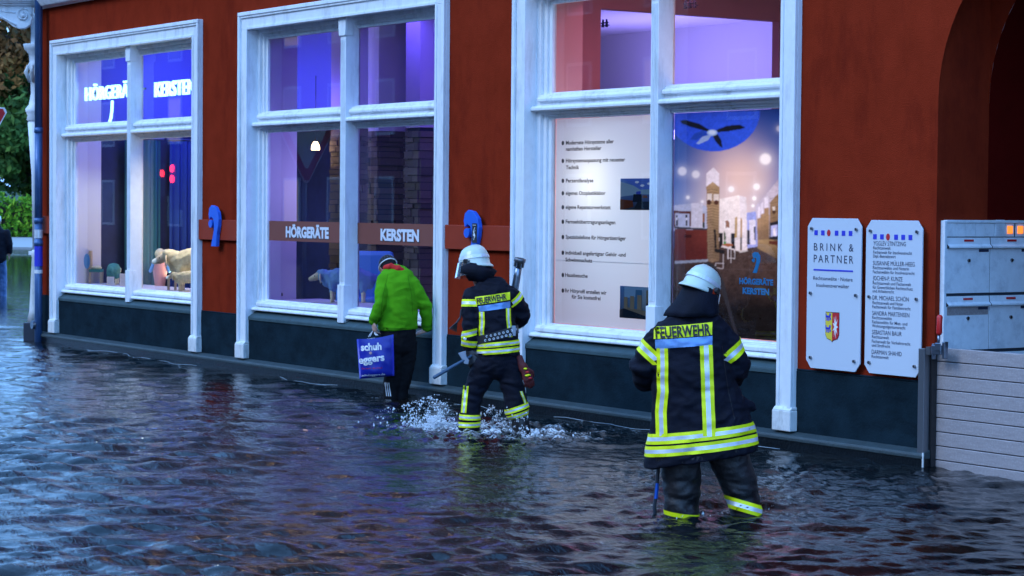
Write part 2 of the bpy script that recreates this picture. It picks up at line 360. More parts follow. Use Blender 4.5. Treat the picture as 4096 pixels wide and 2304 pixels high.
# ================================================================== THE BUILDING
bld = thing('shop_building', 'rust red plastered corner building with tall white framed shop windows and grey plinth', 'building', (-21,0,0))
def B(mb, name, m, **k):
    o = mb.build(name, m, bld, **k); o.location = (21,0,0); return o
XL, XA = -29.76, -12.07                                        # corner and edge of the arch
WIN = [(-29.13,-24.84), (-23.37,-19.19), (-17.56,-13.83)]      # clear openings between the casings
ZT, ZB = 4.07, .672                                            # soffit and sill heights
AR = 1.3; AZ = 2.835; XA2 = XA+2*AR
ROOF = 15.0; THK = .55
wall = MB()
def wbox(x0, x1, z0, z1): wall.box(x0, x1, 0, THK, z0, z1)
xs = [XL]+[q for w in WIN for q in (w[0]-.06, w[1]+.06)]+[XA]
for i in range(0, len(xs), 2): wbox(xs[i], xs[i+1], .679, ZT+.06)
UP = [(-28.2,-27.0), (-25.4,-24.2), (-22.2,-21.0), (-19.4,-18.2), (-16.4,-15.2)]   # windows of the upper floor
wbox(XL, XA, ZT+.06, 5.6)
ux = [XL]+[q for w in UP for q in w]+[XA]
for i in range(0, len(ux), 2): wbox(ux[i], ux[i+1], 5.6, 7.8)
wbox(XL, XA, 7.8, 9.6)
for i in range(0, len(ux), 2): wbox(ux[i], ux[i+1], 9.6, 11.6)
wbox(XL, XA, 11.6, ROOF)
# arch head
n = 28; pts = [(XA+AR-AR*math.cos(math.pi*i/n), AZ+AR*math.sin(math.pi*i/n)) for i in range(n+1)]
for i in range(n):
    (a, za), (b, zb) = pts[i], pts[i+1]
    wall.add([(a,0,za),(b,0,zb),(b,0,ROOF),(a,0,ROOF),(a,THK,za),(b,THK,zb),(b,THK,ROOF),(a,THK,ROOF)], [(0,1,2,3),(7,6,5,4),(3,2,6,7)])
wbox(XA2, XA2+8, .679, ROOF)
wall.box(XL, XL+.4, THK, 9, .2, ROOF)                          # side wall round the corner
wall.box(XL, XA2+8, 9, 9.4, .2, ROOF)
B(wall, 'wall', 'red_plaster')
roof = MB(); roof.prismx([(-.35,ROOF),(4.5,ROOF+3.2),(9.8,ROOF)], XL-.3, XA2+8.2); B(roof, 'roof', 'dark_iron')
# plinth and ledge
pl = MB(); pl.box(XL, XA-.012, -.012, THK, -.4, ZB)
for i in range(2, len(xs)-1, 2): pass
for (a, b) in ((XL, WIN[0][0]-.2), (WIN[0][1]+.2, WIN[1][0]-.2), (WIN[1][1]+.2, WIN[2][0]-.2), (WIN[2][1]+.2, XA-.012)): pl.box(a, b, -.0119, .1, ZB, .69)
pl.box(XA2+.01, XA2+8, -.012, THK, -.4, .69)
for (a, b) in WIN: B(MB().prismx([(-.022,ZB-.012),(-.018,ZB+.002),(.13,.762),(.5,.762),(.5,.6),(-.022,.63)], a+.001, b-.001), 'outer_sill', 'sill_grey_lit', bevel=.004)
B(pl, 'plinth', 'plinth_grey', bevel=.006)
lg = MB(); lg.prismx([(-.0125,.168),(-.105,.142),(-.115,.125),(-.115,.10),(-.0125,.10)], XL+.02, XA+.0)
B(lg, 'ledge', 'ledge_stone', bevel=.005)
kb = MB(); kb.box(XL+.03, XA-.004, -.105, -.0126, -.4, .099); B(kb, 'kerb_foot', 'wet_kerb')
ks = MB(); ks.box(XA-.0035, XA+.006, -.112, -.100, -.4, .15); B(ks, 'ledge_end', 'white_paint_old')
# cornice at the top left of the photograph
cn = MB(); a = ony(170, 24, -.1); cn.prismx([(-.02,a.z-.03),(-.12,a.z+.0),(-.18,a.z+.09),(-.18,a.z+.16),(-.02,a.z+.2)], XL-.06, -24.0); 
B(cn, 'string_cornice', 'white_paint', bevel=.01)
# band boards beside the ear signs
for (a, b) in ((XL+.02, WIN[0][0]-.21), (WIN[0][1]+.2, WIN[1][0]-.2), (WIN[1][1]+.21, WIN[2][0]-.2)):
    B(MB().box(a, b, -.05, -.0, 1.565, 1.812), 'band_board', 'band_red', bevel=.006)
# upper floor windows inferred from reflections in the flood: glowing blinds stand for lit rooms
for k, (a, b, dz_) in enumerate([(a, b, 0) for a, b in UP]+[(a, b, 3.9) for a, b in UP]):
    fr = MB()
    for (q0, q1, z0, z1) in ((a-.12, a+.02, 5.5, 7.9), (b-.02, b+.12, 5.5, 7.9), (a, b, 7.72, 7.9), (a, b, 5.48, 5.68), ((a+b)/2-.05, (a+b)/2+.05, 5.6, 7.8), (a, b, 6.9, 7.0)):
        if dz_: z0 = 9.5+(z0-5.5)*.92; z1 = 9.5+(z1-5.5)*.92
        fr.box(q0, q1, -.05+.001*(q0 > a), .2, z0, z1)
    f = B(fr, 'upper_window', 'white_paint'); za, zb_ = (5.6, 7.8) if not dz_ else (9.6, 11.6)
    MB().add([(a,.15,za),(b,.15,za),(b,.15,zb_),(a,.15,zb_)], [(0,1,2,3)]).build('pane', 'window_glass', f)
    MB().box(a-.05, b+.05, .56, .58, za-.1, zb_+.1).build('blind', {2: 'lamp_warm', 0: 'window_blue', 1: 'window_blue', 5: 'window_blue', 8: 'window_warm'}.get(k, 'room_dark'), f)

GY = .18
def make_window(idx, x0, x1, uL, mx0, mx1, uR):
    w_ = MB()
    yF = -.045
    # casing: flat board, outer ridge, inner bead, foot blocks
    w_.box(x0-.2, x0, yF, .12, .30, ZT); w_.box(x0-.2, x0-.155, yF-.03, yF, .30, ZT+.16); w_.box(x0-.03, x0+.004, yF-.012, yF, .3, ZT)
    w_.box(x1, x1+.2, yF, .12, .30, ZT); w_.box(x1+.155, x1+.2, yF-.03, yF, .30, ZT+.16); w_.box(x1-.004, x1+.03, yF-.012, yF, .3, ZT)
    w_.box(x0-.2, x1+.2, yF+.001, .12, ZT+.0005, ZT+.205)
    w_.box(x0-.2, x1+.2, yF-.031, yF, ZT+.162, ZT+.207); w_.box(x0-.004, x1+.004, yF-.012, yF, ZT-.004, ZT+.03); w_.box(x0-.15, x1+.15, yF-.018, yF, ZT+.135, ZT+.16)
    w_.box(x0-.03, x0-.0, .12, .5, .70, ZT); w_.box(x1, x1+.03, .12, .5, .70, ZT); w_.box(x0-.03, x1+.03, .12, .5, ZT, ZT+.03)
    win = B(w_, 'window', 'white_paint', bevel=.006)
    if idx == 1: pass
    def S(mb, name, m, **k): return mb.build(name, m, win, **k)
    for (a, b) in ((x0-.215, x0+.012), (x1-.012, x1+.215)):
        ft = MB(); ft.box(a, b, yF-.045, .02, .17, .34); ft.prismx([(yF-.045,.34),(yF-.02,.37),(.0,.37),(.0,.34)], a+.004, b-.004)
        S(ft, 'casing_foot', 'white_paint_old', bevel=.008)
    gl0 = ony(uL, 800, GY).x; gr0 = ony(uR, 800, GY).x
    # fluted mullion
    mu = MB(); mu.box(mx0, mx1, .012, .2, .70, ZT)
    for k in range(4):
        q = mx0+(mx1-mx0)*(.14+.2*k); mu.box(q, q+(mx1-mx0)*.11, .004, .012, 1.16, ZT-.24)
    mu.prismx([(-.006,.70),(.1,.78),(.1,1.12),(-.006,1.12)], mx0-.012, mx1+.012); mu.prism([(mx0-.012,ZT-.2),(mx1+.012,ZT-.2),(mx1+.03,ZT-.0),(mx0-.03,ZT-.0)], -.006, .1)
    S(mu, 'mullion', 'white_paint', bevel=.004)
    for side, (a, b, ga, gb) in enumerate(((x0-.012, mx0+.012, gl0, mx0-.02), (mx1-.012, x1+.012, gr0, x1-.07))):
        fm = MB()
        def frame(z0, z1, g0, g1):
            st = [(a, .09), (a+(ga-a)*.42, .125), (a+(ga-a)*.72, .15)]
            en = [(b, .09), (b+(gb-b)*.42, .125), (b+(gb-b)*.72, .15)]
            for q, (s0, s1, e0, e1) in enumerate(((a, st[1][0], en[1][0], b), (st[1][0], st[2][0], en[2][0], en[1][0]), (st[2][0], ga, gb, en[2][0]))):
                y_ = (.09, .125, .15)[q]; za = z0+(g0-z0)*(0, .42, .72)[q]; zb = z0+(g0-z0)*(.42, .72, 1)[q]; zc = z1+(g1-z1)*(0, .42, .72)[q]; zd = z1+(g1-z1)*(.42, .72, 1)[q]
                fm.box(s0, s1, y_, .2, za, zc); fm.box(e0, e1, y_, .2, za, zc)
                fm.box(s1, e0, y_+.0005, .2, za, zb); fm.box(s1, e0, y_+.0005, .2, zd, zc)
        frame(3.075, ZT+.01, 3.105, 3.955); frame(.79, 2.925, .877, 2.852)
        S(fm, 'sash_frame', 'white_paint', bevel=.004)
        tr = MB()
        def nose(z0, z1, y_, s_): tr.prismx([(y_+.012,z0),(y_,z0+.008),(y_-.0,z1-.022),(y_+.014,z1-.006),(y_+.035,z1),(.16,z1+.008),(.16,z0)], s_, b)
        nose(3.012, 3.066, .045, a+.06*(1-side)+.02); nose(2.924, 2.976, .015, a+.004); tr.box(a+.003, b, .085, .16, 2.97, 3.08)
        S(tr, 'transom', 'white_paint', bevel=.004)
        tr = MB(); nose(.795, .853, .045, a+.06*(1-side)+.02); nose(.742, .787, .015, a+.004); tr.box(a+.003, b, .084, .17, .74, .86)
        S(tr, 'window_sill', 'white_paint', bevel=.004)
        for (z0, z1) in ((3.105, 3.955), (.877, 2.852)):
            S(MB().add([(ga,GY,z0),(gb,GY,z0),(gb,GY,z1),(ga,GY,z1)], [(0,1,2,3)]), 'pane', 'window_glass')
    return (gl0, mx0-.02, gr0, x1-.07)
G1 = make_window(0, *WIN[0], 309, -26.90, -26.80, 566)
G2 = make_window(1, *WIN[1], 1078, -21.25, -21.135, 1430)
G3 = make_window(2, *WIN[2], 2214, -15.66, -15.55, 2686)

# ================================================================== ROOMS BEHIND THE WINDOWS
room = MB()
room.box(XL+.4, XA-.4, THK, 8.99, .3, .45, 0)
room.box(XL+.4, XA-.4, THK, 8.99, 4.40, 4.55, 1)
room.box(XL+.4, XA-.4, 6.3, 6.4, .45, 4.40, 1)
room.box(XA-.5, XA-.4, THK, 8.99, .45, 4.4, 1)
room.box(XL+.38, XL+.42, THK+.01, 6.3, .45, 4.4, 1)
B(room, 'room_shell', ['room_floor', 'room_white'])
# inner reveals of each window (0.4 m thick wall inside the glass)
for k, (a, b) in enumerate(WIN):
    rv = MB(); rv.box(a+.02, a+.05, .21, THK+.05, .79, 4.35); rv.box(b-.05, b-.02, .21, THK+.05, .79, 4.35); rv.box(a, b, .21, THK+.2, 4.05, 4.1)
    rv.box(a, b, .21, .95, .80, .868)
    B(rv, 'inner_reveal', 'room_pink' if k == 2 else 'room_white')
# partition with a portal behind the third window
pt = MB(); px_ = -18.5
pt.box(px_-.12, px_, THK, 1.55, .45, 4.4); pt.box(px_-.12, px_, 4.0, 6.29, .45, 4.4); pt.box(px_-.12, px_, 1.55, 4.0, 4.07, 4.4)
B(pt, 'partition', 'room_pink')
# a bulkhead and partition behind the first window
bk = MB(); bk.box(-29.3, -23.9, 2.6, 2.7, 3.02, 4.4); B(bk, 'bulkhead', 'room_blue_lit')
B(MB().box(-29.34, -29.28, .64, 2.59, 3.0, 4.4), 'bulkhead', 'room_blue_lit')
g0 = ony(1556, 800, 3.4).x; g1 = ony(1630, 800, 3.4).x
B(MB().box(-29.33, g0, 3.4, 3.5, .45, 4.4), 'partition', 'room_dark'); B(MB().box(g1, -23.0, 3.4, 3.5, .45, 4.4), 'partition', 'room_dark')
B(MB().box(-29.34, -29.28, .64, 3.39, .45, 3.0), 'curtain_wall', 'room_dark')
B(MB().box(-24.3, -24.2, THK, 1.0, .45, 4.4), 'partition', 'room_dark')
B(MB().box(-31, -19.0, 5.4, 5.5, .45, 3.0), 'partition', 'room_white')
def area(name, loc, size, power, col, look, shape='RECTANGLE', sy_=None):
    l = bpy.data.lights.new(name, 'AREA'); l.energy = power; l.color = col; l.shape = shape; l.size = size; l.size_y = sy_ or size
    o = bpy.data.objects.new(name, l); link(o); o.location = loc; o.rotation_euler = Vector(look).to_track_quat('-Z', 'Y').to_euler(); return o
BLU = (.06,.12,1); VIO = (.33,.26,1)
area('room_lamp', (-26.8,1.4,4.3), 3.6, 20, BLU, (0,0,-1), sy_=.5)
area('room_lamp', (-21.3,1.6,4.3), 3.6, 20, (.12,.07,1), (0,0,-1), sy_=.6)
area('room_lamp', (-15.8,1.4,4.3), 3.2, 17, (.75,.24,.5), (0,0,-1), sy_=.6)
area('room_lamp', (-22.0,5.0,3.0), 3.0, 34, (.34,.28,1), (.0,.3,1), sy_=1)
area('bulkhead_fill', (-26.2,1.3,3.25), 4.5, 11, (.13,.08,1), (0,1,.35), sy_=.15)  # unseen light added to wash the bulkhead blue
area('bulkhead_fill', (-27.9,1.7,3.6), 1.2, 9, (.03,.09,1), (-1,0,.0), sy_=1.6)  # second added light, for the blue upper end wall
area('room_lamp', (-27,1.2,1.0), 3.6, 15, (1,.80,.52), (0,-.1,1), sy_=.3)  # added warm light facing up, to brighten the sheep figures
area('room_lamp', (-22.6,.9,2.3), .5, 2.2, (.45,.38,1), (-1,-.2,-.25))
# lights over the display board and close behind the poster films
area('display_light', (-25.9,.75,2.5), .5, 9, (1,.86,.58), (-.15,-.05,-1))  # added from above to brighten the cream sheep
area('display_light', (-28.3,.6,2.5), .4, 2.5, (.8,.95,.9), (0,-.05,-1))
area('display_light', (-16.85,.62,2.25), .30, 1.6, (1,.88,.72), (.12,-1,-.12))
area('display_light', (-16.5,1.0,1.9), 1.5, 10, (.60,.78,1), (0,-1,0), sy_=2.0)  # broad unseen light added to brighten the white film from behind
area('display_light', (-14.5,1.0,1.9), 1.2, 12, (1,.86,.78), (0,-1,0), sy_=1.8)  # warm light added likewise behind the printed interior view

# hanging curtains and shelves seen through the far window
for k, (yy_, m_, x_) in enumerate(((1.25,'curtain_teal',-29.1),(1.95,'curtain_blue',-29.1),(2.7,'curtain_teal',-29.15))):
    t = thing('curtain', ('teal curtain nearest the glass in the far window','blue curtain between the two teal ones in the far window','teal curtain deepest in the far window room')[k], 'curtain', (x_, yy_, .46)); cu = MB()
    prev = None
    for i in range(25):
        y = -.28+i*.0233; x = .03*math.sin(i*1.3); 
        if prev: cu.add([(prev[0],prev[1],.02),(x,y,.02),(x,y,2.45),(prev[0],prev[1],2.45)], [(0,1,2,3)])
        prev = (x, y)
    cu.build('drape', m_, t, smooth=True); MB().tube([(0,-.33,2.47),(0,.33,2.47)], .015, 8).build('rail', 'steel', t)
t = thing('shelf_unit', 'dark shelf with small boxes on the back wall between the stone pillars', 'shelf', (g1+1.0, 3.12, .46))
for z in (.5, .95, 1.4, 1.85): MB().box(0, 1.6, 0, .26, z, z+.03).build('shelf', 'room_white', t)
MB().box(-.03, 0, 0, .27, 0, 1.9).build('side_panel', 'room_white', t); MB().box(1.6, 1.63, 0, .27, 0, 1.9).build('side_panel', 'room_white', t)
rs = random.Random(9)
for k in range(14):
    z = (.53, .98, 1.43)[k % 3]; x = .1+(k//3)*.3+rs.random()*.1; w = rs.uniform(.06, .16); tag(MB().box(0, w, 0, .12, 0, rs.uniform(.1, .28)).build('product_box', rs.choice(('silver_blue','room_pink','ink_white','toy_pale')), loc=(g1+1.0+x, 3.13, .46+z)), 'small product box on the dim shelf behind the middle window', 'box', 'product boxes on the shelf')

# stone faced pillars
stone_me = {}
for i in range(3):
    for q in range(3):
        mb = MB(); mb.box(0, 1, 0, 1, 0, 1); me = mb.mesh('stone', 'stone%d'%i); stone_me[(i, q)] = me
def stone_pillar(x, y, w, label, zt=2.95, top='room_white'):
    t = thing('stone_pillar', label, 'pillar', (x, y, .45), group='stone faced pillars inside the shop')
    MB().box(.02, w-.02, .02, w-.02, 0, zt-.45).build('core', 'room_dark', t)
    MB().box(.0, w, 0, w, zt-.45, 3.95).build('plaster_shaft', top, t)
    z = .0; rs = random.Random(int(abs(x)*100))
    while z < zt-.5:
        h = rs.choice((.06, .08, .10))
        for face in (0, 1):
            s = 0.
            while s < w-.02:
                L = min(rs.uniform(.14, .34), w-s); 
                if w-s-L < .06: L = w-s
                o = bpy.data.objects.new('stone', stone_me[(rs.randrange(3), 0)]); link(o, t); d = rs.uniform(.0, .028)
                if face == 0: o.location = (s+.003, -d, z+.003); o.scale = (L-.006, .03+d, h-.007)
                else: o.location = (w-.03, s+.003, z+.003); o.scale = (.03+d, L-.006, h-.007)
                s += L
        z += h
p = ony(1449, 800, 2.2); stone_pillar(p.x, 2.2, .40, 'dark stone pillar in blue light, left of the two behind the KERSTEN pane')
p = ony(1620, 800, 1.9); stone_pillar(p.x, 1.9, .33, 'grey brown stone pillar with teal grey top behind the KERSTEN pane')
p = ony(1322, 800, 1.6); stone_pillar(p.x, 1.6, .34, 'stone pillar partly hidden by the mullion behind the HÖRGERÄTE pane')
p = ony(1718, 800, 2.4); stone_pillar(p.x, 2.4, .45, 'shaded stone pillar at the edge of the KERSTEN pane')
# counter and furniture inside window two
cnt = thing('shop_counter', 'low dark counter with a pale top behind the HÖRGERÄTE pane', 'counter', (-24.9,3.2,.45))
MB().box(0, 3.6, 0, .5, 0, .93).build('cabinet', 'stone1', cnt); MB().box(-.03, 3.63, -.04, .54, .93, .97).build('worktop', 'room_white', cnt)
pl_ = thing('pendant_lamp', 'small glowing glass pendant lamp hanging behind the upper left of the second window', 'lamp', ony(1262, 590, 1.4))
MB().tube([(0,0,-.03),(0,0,.02),(0,0,.07)], [.055,.05,.025], 14).build('lamp_shade', 'lamp_warm', pl_, smooth=True)
MB().tube([(0,0,.07),(0,0,.9)], .005, 6).build('cord', 'dark_iron', pl_)

# ================================================================== NEON, FILM LETTERING, EAR SIGNS
def neon(s, u0, u1, v0, label, cap, dy=.30, **k):
    p = ony(u0, v0, dy); q = ony(u1, v0, dy); t = thing('neon_sign', label, 'neon sign', p)
    lettering(s, (0,0,0), q.x-p.x, cap, 'neon', t, depth=.03, name='lettering', bold=k.get('bold', .02))
    MB().box(-.05, q.x-p.x+.05, .05, .07, cap*.45, cap*.6).build('mounting_rail', 'dark_iron', t); return t
neon('HÖRGERÄTE', 346, 560, 403, 'glowing HÖRGERÄTE letters hanging behind the upper left pane of the far window', .19, bold=.012)
neon('KERSTEN', 624, 783, 388, 'glowing white blue KERSTEN letters hanging behind the upper right pane of the far window', .20, bold=.012)
p = ony(440, 495, .30); t = thing('neon_tube', 'curved glowing tail of the ear emblem hanging under the HÖRGERÄTE letters', 'neon sign', p)
MB().tube([(-.03,0,0),(.03,0,.08),(.06,0,.17),(.075,0,.30)], .022, 8, caps='round').build('tube', 'neon', t, smooth=True)
for s, (u0, v0, u1, v1), (ul, vb, ur), lab, (xa, xb) in (
    ('HÖRGERÄTE', (1081,881,1360,960), (1144,948,1316), 'brown film band with white HÖRGERÄTE lettering across a pane of the middle window', (G2[0], G2[1])),
    ('KERSTEN', (1430,892,1754,980), (1523,962,1677), 'brown film band with white KERSTEN lettering across a pane of the middle window', (G2[2], G2[3]))):
    t = thing('window_film', lab, 'window film', (xa, GY-.004, 1.578))
    MB().box(.004, xb-xa-.004, -.001, .002, 0, .232).build('film', 'film_brown', t)
    a = ony(ul, vb, GY-.006); b_ = ony(ur, vb, GY-.006)
    lettering(s, (a.x-xa+.006, -.0035, .045), b_.x-a.x, .122, 'dark_iron', t, bold=.07, name='letter_outline')
    lettering(s, (a.x-xa, -.006, .05), b_.x-a.x, .122, 'film_letter', t, bold=.05)
def ear(p, label, h, sticker=False, group='blue ear emblem signs'):
    t = thing('ear_sign', label, 'wall sign', p)
    o = [(.0,.78),(.04,.93),(.16,1.0),(.34,.97),(.50,.84),(.56,.66),(.53,.48),(.46,.30),(.42,.0),(.14,.0),(.22,.20),(.30,.40),(.30,.56),(.24,.68),(.14,.72),(.04,.66)]
    k = h*.98; mb = MB(); mb.prism([(x*k, z*h) for x, z in o], -.045, 0); mb.build('ear_shape', 'sign_blue', t, bevel=.004)
    mb = MB(); mb.tube([(.12*k,-.05,.55*h),(.12*k,0,.55*h)], .095*h, 20, side=(1,0,0)); mb.build('ear_ball', 'sign_blue', t)
    if sticker:
        s = MB().box(.33*k, .50*k, -.05, -.046, .36*h, .74*h).build('sticker', 'ink', t)
        w = MB(); w.box(.36*k, .475*k, -.053, -.051, .70*h, .71*h); w.tube([(.40*k,-.052,.42*h),(.44*k,-.052,.5*h),(.39*k,-.052,.58*h),(.44*k,-.052,.66*h)], .006, 4); w.tube([(.45*k,-.052,.47*h),(.38*k,-.052,.52*h),(.45*k,-.052,.6*h)], .005, 4); w.build('sticker_print', 'ink_white', s)
p = ony(850, 985, -.05); ear((p.x-.02, -.052, p.z), 'blue ear shaped sign on the rust red band between the two far windows', .50)
p = ony(1885, 1030, -.05); ear((p.x-.075, -.052, 1.455), 'larger blue ear shaped sign with a black sticker, above the white helmet', .51, True)

# ================================================================== POSTERS
def inked(name, grid, mtl, parent, colf=None):
    """grid of points (rows of x,z) with print colours"""
    V = [p for row in grid for p in row]; nc = len(grid[0]); fs = [(i*nc+j, i*nc+j+1, (i+1)*nc+j+1, (i+1)*nc+j) for i in range(len(grid)-1) for j in range(nc-1)]
    me = bpy.data.meshes.new(name); me.from_pydata(V, [], fs); me.materials.append(M[mtl]); at = me.color_attributes.new('ink', 'FLOAT_COLOR', 'POINT')
    at.data.foreach_set('color', np.array([(*colf[i], 1) for i in range(len(V))], dtype='f4').ravel()); o = bpy.data.objects.new(name, me); return link(o, parent)
def printed(name, polys, mtl, parent):
    """flat printed areas: list of (points, rgb or list of rgb)"""
    V, fs, cs = [], [], []
    for n_, (pts, c) in enumerate(polys):
        k = len(V); V += pts; fs.append(tuple(range(k, k+len(pts)))); cs += (c if isinstance(c, list) else [c]*len(pts))
    me = bpy.data.meshes.new(name); me.from_pydata(V, [], fs); me.materials.append(M[mtl]); at = me.color_attributes.new('ink', 'FLOAT_COLOR', 'POINT')
    at.data.foreach_set('color', np.array([(*c, 1) for c in cs], dtype='f4').ravel()); return link(bpy.data.objects.new(name, me), parent)
PY = GY+.026
z0, z1 = .882, 2.848
# --- left: white film with the list of services
t = thing('window_poster', 'white backlit poster listing hearing services in black beside the fluted mullion', 'poster', (0,0,0))
xa, xb = G3[0]+.002, G3[1]+.02
g = []; cf = []
for i in range(13):
    row = []
    for j in range(9):
        x = xa+(xb-xa)*j/8; z = z0+(z1-z0)*i/12; row.append((x, PY, z)); cf.append((.76,.80,.80))
    g.append(row)
base = inked('film', g, 'print_film', t, cf)
def pc(x, y): return (1950+x*1.035, y*1.035)                    # photo crop -> photo pixels
LINES = [('Modernste Hörsysteme aller',303,488,560,1),('namhaften Hersteller',303,440,584,0),('Hörsystemanpassung mit neuester',303,532,629,1),('Technik',303,354,655,0),('Perzentilanalyse',303,409,706,1),
 ('eigenes Otoplastiklabor',302,456,754,1),('eigene Reparaturwerkstatt',302,476,808,1),('Fernsehübertragungsanlagen',302,494,864,1),('Spezialtelefone für Hörgeräteträger',302,535,923,1),
 ('individuell angefertigter Gehör -und',301,534,984,1),('Schwimmschutz',301,405,1011,0),('Hausbesuche',300,387,1070,1),('Ihr Hörprofil erstellen wir',299,460,1130,1),('für Sie kostenfrei',325,437,1154,0)]
for s, u0, u1, v, bul in LINES:
    a = ony(*pc(u0, v-1), PY-.003); b_ = ony(*pc(u1, v+1), PY-.003)
    lettering(s, (a.x, PY-.003, a.z), b_.x-a.x, .037, 'ink', t, bold=.026)
    if bul:
        c = ony(*pc(291, v-7), PY-.003); MB().prism([(c.x+.021*math.cos(q*math.pi/8), c.z+.0215*math.sin(q*math.pi/8)) for q in range(16)], PY-.003, PY-.0025).build('bullet', 'ink', t)
def photo_print(u0, v0, u1, v1, kind):
    A = ony(*pc(u0, v1), PY-.004); D = ony(*pc(u1, v0), PY-.004); A.z = ony(*pc(u0, v1-1), PY).z; top = ony(*pc(u0, v0), PY).z; W = xb-.002-A.x; H = top-A.z; y = PY-.004
    f = lambda a, b: (A.x+W*a, y, A.z+H*b)
    P = []
    def q(pts, c):
        P.append(([(A.x+W*a, y-.0006*len(P), A.z+H*b) for a, b in pts], c))
    if kind == 0:
        q([(0,0),(1,0),(1,1),(0,1)], [(.02,.03,.04),(.03,.04,.05),(.12,.2,.5),(.12,.25,.6)]); q([(0,.42),(.45,.5),(.5,.68),(0,.9)], (.28,.4,.5)); q([(.45,.5),(.8,.48),(1,.3),(1,.95),(.5,.68)], (.25,.38,.45))
        q([(.05,.98),(.95,.98),(.78,.66),(.45,.64)], (.10,.18,.6)); q([(0,0),(.3,.1),(.28,.3),(0,.34)], (.12,.03,.015)); q([(.7,.35),(.8,.3),(.8,.66),(.7,.62)], (.13,.04,.02)); q([(.28,.25),(.5,.25),(.48,.5),(.3,.5)], (.01,.015,.03)); q([(.36,.5),(.46,.5),(.46,.6),(.36,.58)], (.05,.08,.5)); q([(.5,.38),(.62,.38),(.6,.46),(.5,.47)], (.2,.08,.04)); q([(.3,.0),(.9,.0),(.75,.27),(.4,.27)], (.015,.02,.03))
        for a, b in ((.38,.88),(.65,.83),(.5,.77)): q([(a+.05*math.cos(i), b+.04*math.sin(i)) for i in range(6)], (.85,.85,.9))
    else:
        q([(0,0),(1,0),(1,1),(0,1)], [(.01,.03,.07),(.02,.04,.06),(.35,.5,.6),(.03,.15,.4)]); q([(.1,.98),(.55,.98),(.45,.7),(.1,.62)], (.22,.4,.6)); q([(.33,.3),(.5,.3),(.5,.9),(.36,.9)], (.05,.16,.3)); q([(.85,.3),(1,.25),(1,.95),(.87,.9)], (.05,.13,.25))
        q([(.1,.3),(.85,.0),(.85,.2),(.1,.36)], (.2,.17,.12)); q([(0,.25),(.1,.3),(.8,.02),(.6,0),(0,0)], (.01,.02,.035))
        for a, w, b in ((.1,.08,.66),(.24,.09,.7),(.40,.1,.74)): q([(a,.3),(a+w,.28),(a+w,b),(a,b)], (.26,.22,.15))
        q([(.6,.22),(.83,.18),(.83,.95),(.6,.9)], (.2,.18,.12)); q([(.61,.3),(.8,.3),(.8,.48),(.61,.5)], (.01,.01,.02)); q([(.63,.33),(.78,.33),(.78,.45),(.63,.46)], (.35,.35,.6))
    printed('picture', P, 'print_opaque', t)
photo_print(513, 690, 622, 812, 0); photo_print(511, 1104, 620, 1228, 1)
a = ony(*pc(420, 1013), PY-.002); MB().box(xa, xb-.01, PY-.0025, PY-.002, a.z, a.z+.006).build('film_seam', 'silver', t)

# --- right: printed view of a shop interior
t = thing('window_poster', 'dark printed poster of a shop interior with ceiling fan and blue ear emblem', 'poster', (0,0,0))
xa, xb = G3[2]+.002, G3[3]+.05
def pd(x, y): return (2600+x/1.42, 430+y/1.42)
S_ = ony(*pd(110, 40), PY)
def zx(x, y): q = ony(*pd(x, y), PY); return (q.x, q.z)
cz = lambda x, y: zx(x, y)
def lerp(a, b, w): return tuple(a[i]+(b[i]-a[i])*w for i in range(3))
NI, NJ = 440, 230
P = []
def q(pts, c): P.append((pts, c))
def disc(cx_, cy_, rx, ry, c, n=20): P.append(('disc', (cx_, cy_, rx, ry), c))
q([(108,30)]+[(360+265*math.cos(a_), 20+230*math.sin(a_)) for a_ in [math.pi*k/18 for k in range(18, -1, -1)]], (.03,.10,.75))
q([(260,205),(300,165),(355,150),(330,185),(280,208)], (.30,.45,.75)); q([(230,180),(250,150),(300,130),(330,150),(260,185)], (.02,.07,.45))
q([(172,75),(200,70),(280,92),(340,128),(330,138),(230,110),(180,90)], (.01,.012,.02)); q([(375,128),(440,103),(510,98),(541,112),(520,122),(440,136),(385,140)], (.01,.012,.02)); q([(355,160),(385,152),(405,185),(413,228),(395,220),(370,190)], (.01,.012,.02))
disc(353,143,29,18,(.35,.55,.85)); disc(353,141,19,11,(.6,.75,.95))
for a_, b_, r_, w in ((655,293,34,1),(183,362,26,.75),(260,380,23,.75),(461,464,18,1),(605,450,20,1),(215,511,11,.8),(592,516,13,1),(297,535,9,.8),(584,558,9,1),(735,120,18,.45)):
    P.append(('glow', (a_, b_, r_, r_), (1, 1, 1), w))
# left counter side
q([(104,560),(235,545),(330,560),(330,690),(104,700)], (.45,.5,.66)); q([(104,700),(140,700),(140,800),(104,800)], (.05,.07,.14)); q([(233,545),(300,540),(300,690),(233,690)], (.62,.62,.72))
q([(134,586),(233,590),(233,604),(134,600)], (.10,.025,.02)); q([(134,586),(143,586),(143,676),(134,674)], (.10,.03,.02)); q([(224,590),(233,590),(233,676),(224,676)], (.10,.03,.02))
for x in (148,202): q([(x,610),(x+10,610),(x+10,672),(x,672)], (.02,.02,.03)); q([(x+1,625),(x+9,625),(x+9,640),(x+1,640)], (.7,.7,.8))
q([(137,676),(330,688),(330,698),(137,688)], (.04,.04,.05)); q([(140,690),(330,698),(328,862),(140,872)], [(.13,.028,.022),(.16,.035,.025),(.10,.02,.018),(.09,.018,.018)]); q([(190,722),(236,724),(236,740),(190,738)], (.05,.012,.012)); q([(140,872),(328,862),(328,876),(140,888)], (.28,.33,.42))
q([(299,655),(305,650),(312,655),(310,686),(300,686)], (.015,.03,.02)); q([(298,603),(312,600),(312,650),(298,652)], (.25,.09,.03))
